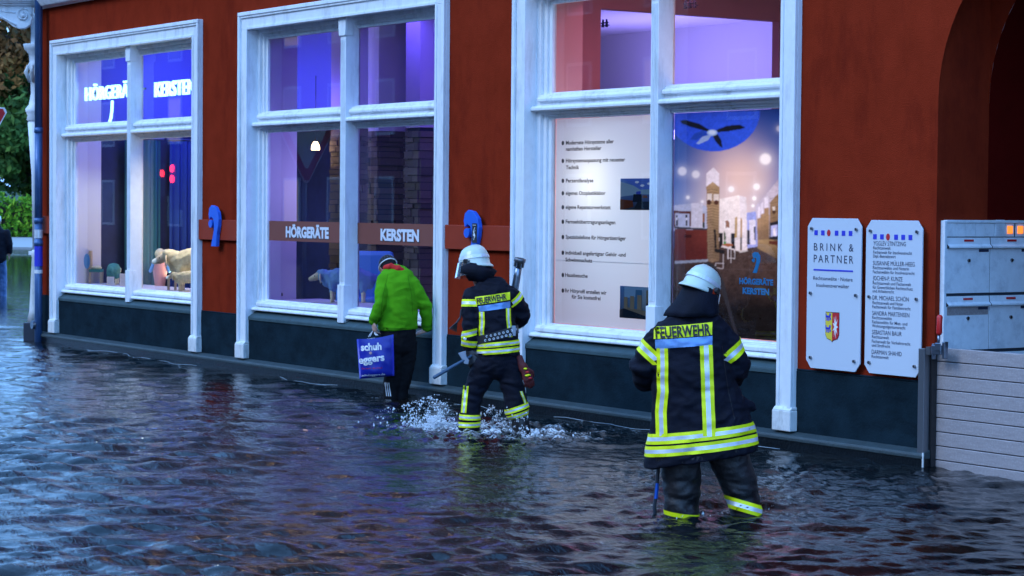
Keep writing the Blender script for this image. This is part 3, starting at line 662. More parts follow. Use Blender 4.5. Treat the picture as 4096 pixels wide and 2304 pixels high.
# pillar
q([(320,375),(360,340),(393,375),(393,450),(357,425),(320,450)], (.85,.80,.85)); q([(320,450),(357,422),(357,880),(328,872)], [(.38,.25,.13),(.45,.30,.16),(.26,.18,.11),(.18,.13,.09)]); q([(357,422),(394,452),(392,870),(357,880)], [(.50,.34,.18),(.34,.23,.12),(.16,.11,.07),(.22,.15,.09)])
for k in range(26):
    y = 470+k*15.5; q([(321,y),(357,y-8),(357,y-5),(321,y+2)], (.12,.075,.04)); q([(357,y-6),(393,y+3),(393,y+5),(357,y-3)], (.12,.075,.04))
q([(324,490),(352,490),(352,530),(324,530)], (.75,.68,.62)); q([(360,492),(392,492),(392,530),(360,530)], (.75,.68,.62)); disc(335,538,13,15,(.08,.03,.02),10); disc(377,540,13,14,(.08,.03,.02),10)
# middle room
q([(393,520),(500,498),(548,510),(552,810),(510,818),(393,790)], [(.85,.80,.78),(.92,.86,.82),(.88,.82,.82),(.75,.72,.75),(.7,.66,.68),(.66,.6,.6)]); q([(510,500),(548,512),(552,812),(512,815)], (.78,.74,.78))
q([(421,638),(458,634),(458,694),(421,694)], (.88,.86,.86)); q([(427,645),(440,640),(453,655),(450,684),(437,680),(428,690),(430,665)], (.28,.14,.08)); q([(482,624),(494,622),(494,738),(482,740)], (.42,.28,.10)); q([(513,628),(522,626),(522,812),(513,812)], (.40,.25,.10)); q([(513,738),(521,738),(521,810),(513,810)], (.02,.02,.02))
# table and chairs
q([(362,692),(374,694),(378,800),(368,800)], (.012,.012,.016)); q([(366,800),(424,812),(422,832),(368,822)], (.015,.015,.018)); 
for a_, b_ in (((416,832),(416,915)),((370,908),(416,917)),((370,908),(374,885)),((374,885),(418,885)),((443,785),(443,862)),((460,785),(460,885)),((480,800),(482,855)),((440,855),(482,858))): q([(a_[0]-2,a_[1]-2),(b_[0]-2,b_[1]-2),(b_[0]+2,b_[1]+2),(a_[0]+2,a_[1]+2)], (.55,.55,.6))
q([(392,712),(412,712),(414,780),(396,800)], (.012,.012,.016)); q([(459,715),(481,714),(483,805),(462,800)], (.012,.012,.016)); q([(405,780),(425,772),(460,774),(475,782),(445,792)], (.35,.12,.05)); q([(419,760),(430,760),(430,776),(419,776)], (.03,.25,.05)); q([(421,700),(428,715),(432,745),(424,762),(418,740)], (.03,.07,.02))
# corridor
q([(550,598),(600,590),(610,640),(610,790),(552,800)], (.30,.36,.75)); q([(550,695),(566,695),(568,775),(552,780)], (.03,.03,.05)); q([(562,640),(598,636),(600,778),(570,778)], (.72,.72,.85)); q([(590,676),(600,674),(600,752),(592,752)], (.03,.03,.05))
q([(600,560),(680,470),(745,385),(745,700),(610,760)], [(.55,.52,.66),(.6,.56,.66),(.34,.32,.42),(.3,.28,.34),(.5,.45,.5)])
for x0_, x1_, yt, yb in ((610,629,632,752),(629,648,608,752),(648,676,574,755)): q([(x0_,yt),(x1_,yt-6),(x1_,yb),(x0_,yb)], [(.34,.22,.12),(.42,.28,.15),(.24,.16,.09),(.2,.13,.08)]); q([(x0_+2,yt-60),(x1_-4,yt-75),(x1_-4,yt-8),(x0_+2,yt-2)], (.78,.76,.88))
q([(680,540),(737,480),(746,486),(746,760),(682,760)], [(.30,.20,.11),(.36,.24,.12),(.2,.13,.08),(.12,.09,.06),(.16,.11,.07)]); q([(612,752),(684,748),(745,770),(742,868),(735,866),(612,800)], [(.36,.25,.12),(.32,.22,.11),(.2,.14,.07),(.10,.07,.04),(.10,.07,.04),(.26,.18,.09)])
for k in range(9): y = 500+28*k; q([(682,y+18),(745,y),(745,y+3),(682,y+20)], (.11,.075,.04))
disc(704,592,10,14,(.06,.03,.02),10); q([(696,565),(712,562),(712,585),(696,585)], (.7,.66,.6)); q([(681,655),(732,642),(732,752),(681,750)], (.02,.02,.03)); q([(687,672),(726,664),(726,730),(687,734)], (.45,.5,.85)); q([(698,690),(712,680),(716,728),(700,730)], (.85,.85,.95)); q([(677,758),(732,758),(732,785),(677,775)], (.10,.03,.02))
q([(505,815),(552,806),(556,816),(510,826)], (.5,.48,.5)); q([(385,915),(740,925),(740,928),(385,918)], (.08,.06,.06))
# pale curved floor edge
q([(330,878),(372,900),(420,990),(470,1190),(505,1310),(488,1310),(440,1150),(385,985),(340,905),(300,885)], (.03,.032,.04))
GX, GZ = np.meshgrid(np.linspace(xa, xb, NJ+1), np.linspace(z0, z1, NI+1))
dx_, dy_, dz_ = GX-C.x, PY-C.y, GZ-C.z; w_ = dx_*F.x+dy_*F.y+dz_*F.z
PX = (2048+FPX*(dx_*R.x+dy_*R.y+dz_*R.z)/w_-2600)*1.42; PYY = (1152-FPX*(dx_*U.x+dy_*U.y+dz_*U.z)/w_-430)*1.42
def mixc(img, c, w): return img*(1-w[..., None])+np.array(c)*w[..., None]
kk = np.clip(PYY/500, 0, 1)[..., None]; img = np.array((.010,.045,.26))*(1-kk)+np.array((.05,.17,.50))*kk; k2 = np.clip((PYY-420)/250, 0, 1)[..., None]; img = img*(1-k2)+np.array((.22,.32,.55))*k2
for sx, sy_, rr, cc, w in ((430,640,150,(.95,.80,.70),1.0),(490,380,150,(.88,.62,.50),.9),(345,470,90,(.55,.5,.55),.4),(600,420,90,(.75,.60,.55),.5),(470,250,90,(.5,.42,.5),.35)): img = mixc(img, cc, w*np.exp(-((PX-sx)**2+(PYY-sy_)**2)/(1.5*rr*rr)))
rsn = np.random.RandomState(5)
def blur(a, n):
    for _ in range(n): a = (a+np.roll(a,1,0)+np.roll(a,-1,0))/3; a = (a+np.roll(a,1,1)+np.roll(a,-1,1))/3
    return a
fine = blur(rsn.randn(NI+1, NJ+1), 1)*1.6; mid = blur(rsn.randn(NI+1, NJ+1), 12)*3.5
fl = np.clip((PYY-735+.06*(PX-400))/25, 0, 1); dk = np.clip((PYY-930)/220, 0, 1)[..., None]; carpet = (np.array((.060,.040,.036))*(1-dk)+np.array((.010,.010,.011))*dk)*(1+.3*mid+.25*fine)[..., None]
img = img*(1-fl[..., None])+np.maximum(carpet, .002)*fl[..., None]
for it in P:
    if it[0] in ('disc', 'glow'):
        a_, b_, rx, ry = it[1]; d = np.sqrt(((PX-a_)/rx)**2+((PYY-b_)/ry)**2)
        if it[0] == 'disc': img = mixc(img, it[2], np.clip((1.08-d)/.16, 0, 1))
        else: img = mixc(img, (1, 1, 1), it[3]*np.clip(np.clip((1.15-d)/.6, 0, 1)+.35*np.exp(-(d/1.6)**2), 0, 1))
        continue
    pts, c = it; ins = np.zeros(PX.shape, bool); n_ = len(pts)
    for i in range(n_):
        (x1_, y1_), (x2_, y2_) = pts[i], pts[(i+1) % n_]
        if y1_ == y2_: continue
        cr_ = ((y1_ > PYY) != (y2_ > PYY)) & (PX < (x2_-x1_)*(PYY-y1_)/(y2_-y1_)+x1_); ins ^= cr_
    if not ins.any(): continue
    if isinstance(c, list):
        W_ = np.stack([1/((PX[ins]-p_[0])**2+(PYY[ins]-p_[1])**2+30) for p_ in pts], -1); cc = (W_@np.array(c))/W_.sum(-1, keepdims=True)
    else: cc = np.array(c)[None, :]
    img[ins] = cc*(1+.10*mid[ins]+.10*fine[ins])[:, None]
img = np.clip(np.stack([blur(img[..., k], 1) for k in range(3)], -1), 0, 1)
V = np.stack([GX, np.full_like(GX, PY), GZ], -1).reshape(-1, 3); ii, jj = np.meshgrid(np.arange(NI), np.arange(NJ), indexing='ij'); Q_ = np.stack([ii*(NJ+1)+jj, ii*(NJ+1)+jj+1, (ii+1)*(NJ+1)+jj+1, (ii+1)*(NJ+1)+jj], -1).reshape(-1, 4)
me = bpy.data.meshes.new('picture'); me.from_pydata(V.tolist(), [], Q_.tolist()); me.materials.append(M['print_film']); at = me.color_attributes.new('ink', 'FLOAT_COLOR', 'POINT')
at.data.foreach_set('color', np.concatenate([img.reshape(-1, 3), np.ones((img.size//3, 1))], 1).astype('f4').ravel()); link(bpy.data.objects.new('picture', me), t)
# ear emblem and words
ey = PY-.002
o_ = [(582,830),(596,820),(615,822),(628,842),(628,872),(618,905),(608,940),(584,940),(598,905),(604,880),(606,862),(600,852),(588,860)]
MB().prism([zx(*a_) for a_ in o_], ey-.001, ey).build('ear_emblem', 'ink_cyan', t); c_ = zx(589,868); MB().prism([(c_[0]+.022*math.cos(k*.52), c_[1]+.017*math.sin(k*.52)) for k in range(12)], ey-.001, ey).build('ear_emblem', 'ink_cyan', t)
for s, (u0, v0), (u1, v1), cap in (('HÖRGERÄTE', (508,1000), (701,1011), .049), ('KERSTEN', (527,1056), (678,1067), .053)):
    a = zx(u0, v0); b_ = zx(u1, v1); lettering(s, (a[0], ey-.001, a[1]), b_[0]-a[0], cap, 'ink_cyan', t, bold=.05)

# ================================================================== LAW OFFICE PLATES
def plate(u0, v0, u1, v1, label, lines):
    a = ony(u0, v0, -.05); b_ = ony(u1, v1, -.05); w = b_.x-a.x; h = a.z-b_.z; t = thing('office_plate', label, 'sign', (a.x, -.05, b_.z))
    c = .055; pts = [(c,0),(w-c,0),(w,c*1.2),(w,h-c*1.2),(w-c,h),(c,h),(0,h-c*1.2),(0,c*1.2)]
    MB().prism(pts, -.004, .008).build('glass_plate', 'plate_white', t, bevel=.002); MB().box(.04, w-.04, .008, .048, .05, h-.05).build('mounting_block', 'plate_back', t)
    for q_ in ((.055,h-.085),(w-.055,h-.085),(.05,h*.5),(w-.05,h*.5),(.06,.085),(w-.06,.085)): MB().tube([(q_[0],-.02,q_[1]),(q_[0],-.004,q_[1])], .0125, 10).build('bolt', 'bolt', t)
    return t, w, h, a, b_
t, w, h, A_, B_ = plate(3233, 872, 3440, 1490, 'white glass office plate headed BRINK & PARTNER with a coat of arms', None)
def row_of_marks(t, w, z, x0, x1):
    for k in range(6):
        x = x0+(x1-x0)*k/5+(-.012 if k == 2 else 0)
        if k == 2: MB().prism([(x+.021*math.cos(q_*.3927)+.021, z+.027*math.sin(q_*.3927)+.02) for q_ in range(16)], -.0065, -.0045).build('red_dot', 'ink_red', t)
        else: MB().box(x, x+.04, -.0065, -.0045, z, z+.04).build('blue_square', 'ink_blue', t)
row_of_marks(t, w, h-.138, w*.13, w*.77)
def pt_line(t, s, x0, x1, z, cap, m='ink_slate', bold=0., sp=1.): lettering(s, (x0, -.006, z), x1-x0, cap, m, t, bold=bold, spacing=sp)
pt_line(t, 'BRINK &', w*.125, w*.86, h-.262, .064, sp=1.5); pt_line(t, 'PARTNER', w*.125, w*.86, h-.358, .066, sp=1.35)
MB().box(w*.125, w*.855, -.0065, -.0045, h-.425, h-.412).build('blue_rule', 'ink_blue', t)
pt_line(t, 'Rechtsanwälte · Notare', w*.12, w*.85, h-.500, .032, bold=.004); pt_line(t, 'Insolvenzverwalter', w*.18, w*.79, h-.556, .032, bold=.004)
# coat of arms: yellow field with two blue lions, red field with a white nettle leaf
cx_, cz_, sw, sh = w*.49, h*.285, .155, .225
def shield(k): return [(cx_-sw/2*k, cz_+sh/2*k),(cx_+sw/2*k, cz_+sh/2*k),(cx_+sw/2*k, cz_-sh*.28*k),(cx_+sw*.38*k, cz_-sh*.42*k),(cx_+sw*.1*k,cz_-sh*.47*k),(cx_, cz_-sh*.53*k),(cx_-sw*.1*k,cz_-sh*.47*k),(cx_-sw*.38*k, cz_-sh*.42*k),(cx_-sw/2*k, cz_-sh*.28*k)]
cr = MB().prism(shield(1.05), -.006, -.0045).build('coat_of_arms', 'ink', t)
L_ = [p_ for p_ in shield(1) if p_[0] <= cx_+.001]; R_ = [p_ for p_ in shield(1) if p_[0] >= cx_-.001]
MB().prism([(cx_, cz_+sh/2)]+[shield(1)[5]]+[p_ for p_ in shield(1)[6:]]+[shield(1)[0]], -.0075, -.006).build('yellow_field', 'ink_yellow', cr); MB().prism([(cx_, cz_+sh/2)]+shield(1)[1:6], -.0075, -.006).build('red_field', 'ink_red', cr)
n_ = MB(); star = []
for k in range(18):
    r_ = (1 if k % 2 == 0 else .38); a_ = math.pi*k/9; star.append((cx_+sw*.25+sw*.21*r_*math.cos(a_), cz_+sh*.0+sh*.42*r_*math.sin(a_)))
n_.prism(star, -.009, -.0076); n_.build('nettle_leaf', 'ink_white', cr)
for dz in (.055, -.04):
    l_ = MB(); x_ = cx_-sw*.26; z_ = cz_+dz+.01
    for (a0, b0, a1, b1) in ((-.025,.008,.02,.024),(.006,.02,.024,.042),(-.026,-.018,-.012,.012),(-.004,-.02,.006,.012),(.012,-.012,.026,.008),(-.034,.008,-.026,.04)): l_.box(x_+a0, x_+a1, -.009, -.0076, z_+b0, z_+b1)
    l_.build('lion', 'ink_blue', cr)
t, w, h, A_, B_ = plate(3467, 880, 3683, 1512, 'white glass office plate listing seven lawyers, right of the coat of arms plate', None)
row_of_marks(t, w, h-.15, w*.13, w*.76)
NAMES = [('YGGLEV STINTZING',.58,1,303),('Rechtsanwalt',.31,0,337),('Fachanwalt für Insolvenzrecht',.69,0,371),('Dipl.-Betriebswirt',.405,0,402),('SUSANNE MÜLLER-HEEG',.74,1,457),('Rechtsanwältin und Notarin',.64,0,492),('Fachanwältin für Insolvenzrecht',.74,0,525),
 ('JOCHEN-P. KUNZE',.53,1,575),('Rechtsanwalt und Fachanwalt',.68,0,612),('für Gewerblichen Rechtsschutz',.71,0,645),('und Arbeitsrecht',.385,0,675),('DR. MICHAEL SCHÖN',.645,1,728),('Rechtsanwalt und Notar',.55,0,766),('Fachanwalt für Familienrecht',.68,0,798),
 ('SANDRA MARTENSEN',.66,1,849),('Rechtsanwältin',.35,0,883),('Fachanwältin für Miet- und',.625,0,917),('Wohnungseigentumsrecht',.595,0,948),('SEBASTIAN BAUR',.53,1,998),('Rechtsanwalt',.305,0,1033),('Fachanwalt für Verkehrsrecht',.685,0,1069),('und Strafrecht',.33,0,1100),('DARMAN SHAHID',.535,1,1153),('Rechtsanwalt',.305,0,1188)]
for s, wf, big, y in NAMES:
    z = ony(3150+665/1.958, 820+(y+(13 if big else 9))/1.958, -.06).z-B_.z
    pt_line(t, s, w*.135, w*.135+w*wf, z, .036 if big else .026, m='ink_slate', bold=.003 if not big else 0)

# ================================================================== LETTERBOX BANK on the left wall of the passage
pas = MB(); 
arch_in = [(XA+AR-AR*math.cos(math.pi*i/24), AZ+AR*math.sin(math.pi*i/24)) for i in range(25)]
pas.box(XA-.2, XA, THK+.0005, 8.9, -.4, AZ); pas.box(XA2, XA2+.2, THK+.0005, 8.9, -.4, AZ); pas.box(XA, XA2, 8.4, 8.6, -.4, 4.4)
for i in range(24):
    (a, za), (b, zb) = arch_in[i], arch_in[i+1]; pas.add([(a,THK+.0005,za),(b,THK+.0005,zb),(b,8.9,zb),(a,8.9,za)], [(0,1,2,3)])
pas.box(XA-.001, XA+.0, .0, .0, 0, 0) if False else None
B(pas, 'passage_vault', 'shaded_red_plaster')
LX = XA+.035
def yz(c, r): q_ = onx(3700+c/1.227, 820+r/1.227, LX); return q_.y, q_.z
y0_, ztop = yz(95, 76); _, zbot = yz(95, 840)
YS = [yz(103, 300)[0], yz(317, 300)[0]]; pw = YS[1]-YS[0]; YS += [YS[1]+pw, YS[1]+2*pw]
z_p1 = yz(105,158)[1]; rows = [(z_p1, yz(105,212)[1], yz(100,437)[1]), (yz(100,447)[1], yz(97,498)[1], yz(95,718)[1]), (yz(95,730)[1], yz(95,778)[1], yz(95,1010)[1])]
t = thing('letterbox_bank', 'pale blue grey bank of letterboxes with lit bell panel on the passage wall', 'letterbox', (LX, y0_, 0))
def LB(mb, name, m, par=None, **k): o = mb.build(name, m, par or t, **k); return o
dy0 = -y0_
fr = MB(); fr.box(-.034, -.004, 0, YS[3]+dy0+.03, rows[2][2]-.03, ztop); LB(fr, 'cabinet_back', 'mailbox_gap')
rim = MB(); rim.box(-.034, .012, -.004, .022, rows[2][2]-.03, ztop); rim.box(-.034, .012, .022, YS[3]+dy0+.03, ztop-.018, ztop+.004); LB(rim, 'cabinet_frame', 'mailbox', bevel=.003)
for k in range(3):
    ya = YS[k]+dy0+.004; yb = YS[k+1]+dy0-.004
    for r_, (zt_, zf, zb_) in enumerate(rows):
        bx = LB(MB().box(-.004, .004, ya, yb, zb_+.004, zf-.004), 'letterbox_door', 'mailbox', bevel=.002)
        fl = LB(MB().prismx([], 0, 0) if False else MB().add([(.0,ya,zt_-.003),(.0,yb,zt_-.003),(.006,yb,zf+.03),(.006,ya,zf+.03),(.028,yb,zf+.012),(.028,ya,zf+.012),(.028,yb,zf),(.028,ya,zf),(0,yb,zf),(0,ya,zf)], [(0,1,2,3),(3,2,4,5),(5,4,6,7),(7,6,8,9)]), 'letter_flap', 'mailbox')
        ym = ya+(yb-ya)*.5; LB(MB().box(.004, .009, ym-.05, ym+.05, zt_-.034, zt_-.018), 'red_label', 'ink_red', fl)
        LB(MB().tube([(.002,ym,zf-.095),(.016,ym,zf-.095)], .013, 10), 'lock', 'bolt', bx)
        LB(MB().box(.004, .007, yb-.12, yb-.015, zf-.03, zf-.008), 'name_plate', 'ink_slate', bx)
        if r_ == 1 and k == 0: LB(MB().box(.0041, .0055, ya+.01, yb-.01, zf-.07, zf-.008), 'torn_sticker', 'aluminium', bx)
hp = rows[0][0]
for k in range(6):
    ya = YS[0]+dy0+k*.103+.002
    if k < 5: LB(MB().box(-.004, .004, ya, ya+.099, hp+.004, ztop-.02), 'blank_panel', 'mailbox', bevel=.002)
ya = YS[0]+dy0+.52
gr = LB(MB().box(-.004, .003, ya, ya+.115, hp+.004, ztop-.02), 'speaker_panel', 'mailbox')
for k in range(7): LB(MB().box(.003, .007, ya+.01, ya+.105, hp+.02+k*.0175, hp+.029+k*.0175), 'louvre', 'mailbox', gr)
ya += .12
for k in range(2):
    bz = LB(MB().box(-.004, .003, ya+k*.115, ya+k*.115+.095, hp+.004, ztop-.02), 'bell_lamp_housing', 'mailbox'); LB(MB().box(.003, .010, ya+k*.115+.018, ya+k*.115+.075, hp+.028, ztop-.04), 'lit_lens', 'lamp_orange', bz)

# ================================================================== FLOOD BARRIER
t = thing('flood_barrier', 'stacked aluminium flood boards closing the archway, spattered with drops', 'flood barrier', (XA,.02,-.4))
zs = [.955-.108*k for k in range(13)]; 
for k in range(12):
    zt_, zb_ = zs[k], zs[k+1]
    if zt_ < -.35: break
    MB().box(.0, 2.62, 0, .045, zb_+.004+.4, zt_-.003+.4).build('board', 'aluminium', t, bevel=.004)
MB().box(.01, 2.6, .012, .04, .0, 1.33).build('seal_strip', 'dark_iron', t)
MB().box(-.075, -.012, -.115, -.052, .0, 1.345).build('post', 'aluminium_dark', t, bevel=.004); MB().box(-.012, .012, -.05, .02, 0, 1.34).build('rubber_seal', 'rubber', t)
MB().box(-.012, .03, -.10, -.051, 1.30, 1.36).build('guide_plate', 'aluminium_dark', t)
p = ony(3757, 1400, -.1); t = thing('screw_clamp', 'red handled screw clamp fixed on top of the barrier post', 'clamp', (p.x-.02, -.09, 1.36-.4))
cm = MB(); cm.box(-.045, .055, -.03, .03, -.05, .02); cm.box(.055, .085, -.02, .02, -.08, .05); cm.box(-.055, -.035, -.015, .015, -.09, .03); cm.box(.0,.06,-.04,-.03,-.02,.04); cm.build('jaw', 'steel', t, bevel=.006)
MB().tube([(0,0,.02),(.005,0,.10)], .011, 10).build('spindle', 'steel', t, smooth=True); MB().tube([(.005,0,.10),(.006,0,.115),(.008,0,.18),(.010,0,.235),(.010,0,.25)], [.017,.024,.021,.023,.014], 10).build('handle', 'clamp_red', t, smooth=True)

# ================================================================== DRAINPIPE, IRON COLUMN, BRACKET at the corner
pb = ony(154, 1330, -.13); t = thing('drainpipe', 'blue grey drainpipe at the corner with stickers and clamps', 'drainpipe', (pb.x, -.13, 0))
rp = .055
for (a, b) in ((-.4,1.74),(1.75,3.02),(3.03,9.6)): MB().tube([(0,0,a),(0,0,b)], rp, 16).build('pipe_segment', 'pipe_blue', t, smooth=True)
for z in (1.74, 3.02, 1.42): MB().tube([(0,0,z-.03),(0,0,z+.045)], rp+.008, 16).build('collar', 'pipe_blue', t, smooth=True)
MB().tube([(-.03,-.05,.27),(-.03,-.09,.27)], .06, 14).build('inspection_cap', 'steel', t)
for (za, zb_, r_, m_) in ((1.10,1.42,.0585,'ink_blue'),(1.00,1.05,.059,'ink_white'),(1.50,1.62,.0588,'silver')): MB().tube([(0,0,za),(0,0,zb_)], r_, 16, caps=False).build('sticker', m_, t, smooth=True)
lettering('wärmepumpe', (.012,-.062,1.12), .02, .26, 'ink_white', t) if False else None
pc_ = onz(118, 1352, WZ)
cp = C+ray(143, 700)*31.6; t = thing('iron_column', 'ornate white cast iron column standing behind the drainpipe', 'column', (cp.x, cp.y, 0))
zz = lambda v: (C+ray(143, v)*31.6).z
MB().tube([(0,0,-.4),(0,0,zz(1290))], .19, 4).build('plinth_block', 'dark_iron', t, bevel=.01)
MB().tube([(0,0,zz(1290)),(0,0,zz(1240)),(0,0,zz(1030)),(0,0,zz(1015)),(0,0,zz(1000))], [.12,.09,.055,.07,.05], 14).build('base', 'white_paint_old', t, smooth=True)
MB().tube([(0,0,zz(1000)),(0,0,zz(700)),(0,0,zz(490))], [.045,.06,.115], 14).build('shaft', 'white_paint', t, smooth=True)
cpt = MB(); pr_ = [(490,.10),(480,.13),(462,.12),(450,.14),(438,.15),(420,.10),(400,.085),(375,.07),(340,.075),(300,.10),(285,.08),(265,.12),(250,.09),(220,.10),(200,.16),(182,.18),(178,.17)]
cpt.tube([(0,0,zz(v)) for v, r_ in pr_], [r_ for v, r_ in pr_], 14); cpt.build('capital', 'white_paint', t, smooth=True)
MB().tube([(0,0,zz(178)),(0,0,zz(60))], .075, 4).build('upper_post', 'white_paint', t)
MB().box(-.12,.02,-.06,.06,zz(1020),zz(1005)).build('hook_plate', 'white_paint', t)
lfs = MB()
for k in range(8):
    a_ = k*math.pi/4; lfs.tube([(.09*math.cos(a_),.09*math.sin(a_),zz(330)),(.15*math.cos(a_),.15*math.sin(a_),zz(290)),(.12*math.cos(a_),.12*math.sin(a_),zz(262))], [.02,.03,.012], 6)
lfs.build('leaf_ornament', 'white_paint_old', t, smooth=True)
# scroll bracket and canopy beam: spiral relief carried on the column, running away from the wall line
def at31(u, v): return C+ray(u, v)*31.3
o0 = at31(128, 60); t = thing('canopy_bracket', 'white scroll bracket carrying the canopy edge at the top left corner', 'bracket', o0)
ang = math.atan2(R0.y, R0.x); t.rotation_euler = (0,0,ang); k_ = 31.3/FPX
def loc_(u, v): return ((u-128)*k_, -(v-60)*k_)
outl = [loc_(*a_) for a_ in ((134,20),(134,70),(125,100),(105,114),(80,117),(55,108),(35,92),(15,80),(-12,72),(-60,60),(-60,20))]
MB().prism(outl, -.05, .05).build('bracket_panel', 'white_paint', t, bevel=.01)
sp = []; c0 = loc_(97, 62)
for k in range(42): a_ = k*.36; r_ = .115*math.exp(-k*.045); sp.append((c0[0]+r_*math.cos(a_), -.06, c0[1]+r_*math.sin(a_)))
MB().tube(sp, .014, 6).build('scroll', 'white_paint', t, smooth=True); MB().ball((c0[0],-.06,c0[1]), .028).build('scroll_boss', 'white_paint', t, smooth=True)
MB().tube([(q_[0], -.055, q_[1]) for q_ in (loc_(70,104), loc_(40,86), loc_(10,70), loc_(-20,60))], .014, 6).build('edge_bead', 'white_paint', t, smooth=True)
for k in range(5): x_, z_ = loc_(58-14*k, 52-1.5*k); MB().ball((x_,-.05,z_), (.035,.018,.012)).build('leaf_ornament', 'white_paint', t, smooth=True)
bm_ = MB()
for k, (v0, v1, d_) in enumerate(((16,24,.10),(8,16,.14),(-2,8,.18),(-14,-2,.22))): z0_ = -(v1-60)*k_; z1_ = -(v0-60)*k_; bm_.box(-1.6, .1+d_*.2, -d_, d_, z0_, z1_)
bm_.build('canopy_beam', 'white_paint', t, bevel=.004)

# ================================================================== FAR LEFT: pavement, hedge, trees, pedestrian, road sign
dirF = Vector((F.x, F.y, 0)).normalized(); dirR = Vector((R0.x, R0.y, 0))
def gp(dist, lat, z=0.): q_ = Vector((C.x, C.y, 0))+dirF*dist+dirR*lat; return Vector((q_.x, q_.y, z))
def strip(name, d0, d1, z0, z1, m):
    a, b, c, d = gp(d0,-90), gp(d0,60), gp(d1,60), gp(d1,-90); o = MB().add([(a.x,a.y,z0-.6),(b.x,b.y,z0-.6),(b.x,b.y,z0),(a.x,a.y,z0),(c.x,c.y,z1),(d.x,d.y,z1)], [(0,1,2,3),(3,2,4,5)]).build(name, m); return tag(o, kind='structure')
strip('far_pavement', 93, 108, .12, .3, 'pavement'); strip('far_ground', 108.01, 300, .3, 4, 'leaf_green')
def leaves(n, sampler, size, seed):
    rs = np.random.RandomState(seed); P = sampler(rs, n); a = rs.randn(n, 3); a /= np.linalg.norm(a, axis=1)[:, None]; b = np.cross(a, rs.randn(n, 3)); b /= np.linalg.norm(b, axis=1)[:, None]
    s = size*(.6+.8*rs.rand(n, 1)); V = np.stack([P-a*s, P-b*s*.5, P+a*s, P+b*s*.5], 1).reshape(-1, 3); return V, np.arange(4*n).reshape(-1, 4), rs.rand(n)
def leaf_obj(name, V, Fc, tone, m, parent):
    me = bpy.data.meshes.new(name); me.from_pydata(V.tolist(), [], Fc.tolist()); me.materials.append(M[m]); at = me.attributes.new('tone', 'FLOAT', 'FACE'); at.data.foreach_set('value', tone.astype('f4')); return link(bpy.data.objects.new(name, me), parent)
def tree(dist, lat, h, cr, m, label, seed, n=9000, base=2.2):
    p = gp(dist, lat, .5); t = thing('tree', label, 'tree', p, group=None)
    tr = MB(); tr.tube([(0,0,-.6),(.1,0,h*.3),(0,.1,h*.6),(.1,.1,h*.85)], [.38,.28,.18,.08], 8)
    rs = random.Random(seed)
    for k in range(7): a_ = rs.random()*6.28; z_ = h*(.2+.08*k); tr.tube([(0,0,z_),(cr*.4*math.cos(a_),cr*.4*math.sin(a_),z_+h*.08),(cr*.8*math.cos(a_),cr*.8*math.sin(a_),z_+h*.15)], [.14,.09,.04], 6)
    tr.build('trunk', 'bark', t, smooth=True)
    rs2 = np.random.RandomState(seed); K = 60; cl = []
    while len(cl) < K:
        q_ = rs2.rand(3)*2-1
        if np.linalg.norm(q_) < 1 : cl.append(q_*[cr*.9, cr*.9, (h-base)/2*.95]+[0,0,base+(h-base)/2])
    cl = np.array(cl); rad = .5+.9*rs2.rand(K); tn = rs2.rand(K)
    idx = []
    def smp(rs, n):
        i = rs.randint(0, K, n); idx.append(i); d = rs.randn(n, 3); d /= np.linalg.norm(d, axis=1)[:, None]; return cl[i]+d*rad[i][:, None]*(.5+.6*rs.rand(n, 1))
    V, Fc, tone = leaves(n, smp, .22, seed); tone = np.clip(tone*.5+tn[idx[0]]*.5+.0, 0, 1); leaf_obj('crown', V, Fc, tone, m, t)
tree(116, -25.6, 14, 4.6, 'leaf_autumn', 'tall tree with brown autumn leaves left of the drainpipe', 1)
tree(119, -29.5, 12, 4.0, 'leaf_green', 'dark green tree at the left edge behind the hedge', 2)
tree(113, -24.2, 8.5, 3.3, 'leaf_green', 'lower green tree in front of the brown leaved one', 3, base=1.2)
tree(122, -21.5, 15, 4.5, 'leaf_green', 'tall dark tree behind the white iron column', 4)
tree(126, -33.5, 15, 5.0, 'leaf_autumn', 'brown leaved tree farthest to the left', 5)
def hedge():
    p = gp(109.5, -27, .3); t = thing('hedge', 'bright yellow green clipped hedge beyond the flooded street', 'hedge', p, rz=math.atan2(dirR.y, dirR.x))
    MB().box(-14, 9, -.5, .5, 0, 1.7).build('stems', 'bark', t)
    def smp(rs, n):
        q_ = rs.rand(n, 3); q_ = np.stack([q_[:,0]*23.6-14.3, (q_[:,1]*2-1)*.9, q_[:,2]*2.1], 1); q_[:,2] += .15*np.sin(q_[:,0]*1.9)+.1*np.sin(q_[:,0]*5); f = rs.rand(n) < .5; q_[f,1] = -.7-.3*rs.rand(f.sum()); return q_
    V, Fc, tone = leaves(13000, smp, .13, 9); leaf_obj('foliage', V, Fc, tone, 'leaf_hedge', t)
hedge()

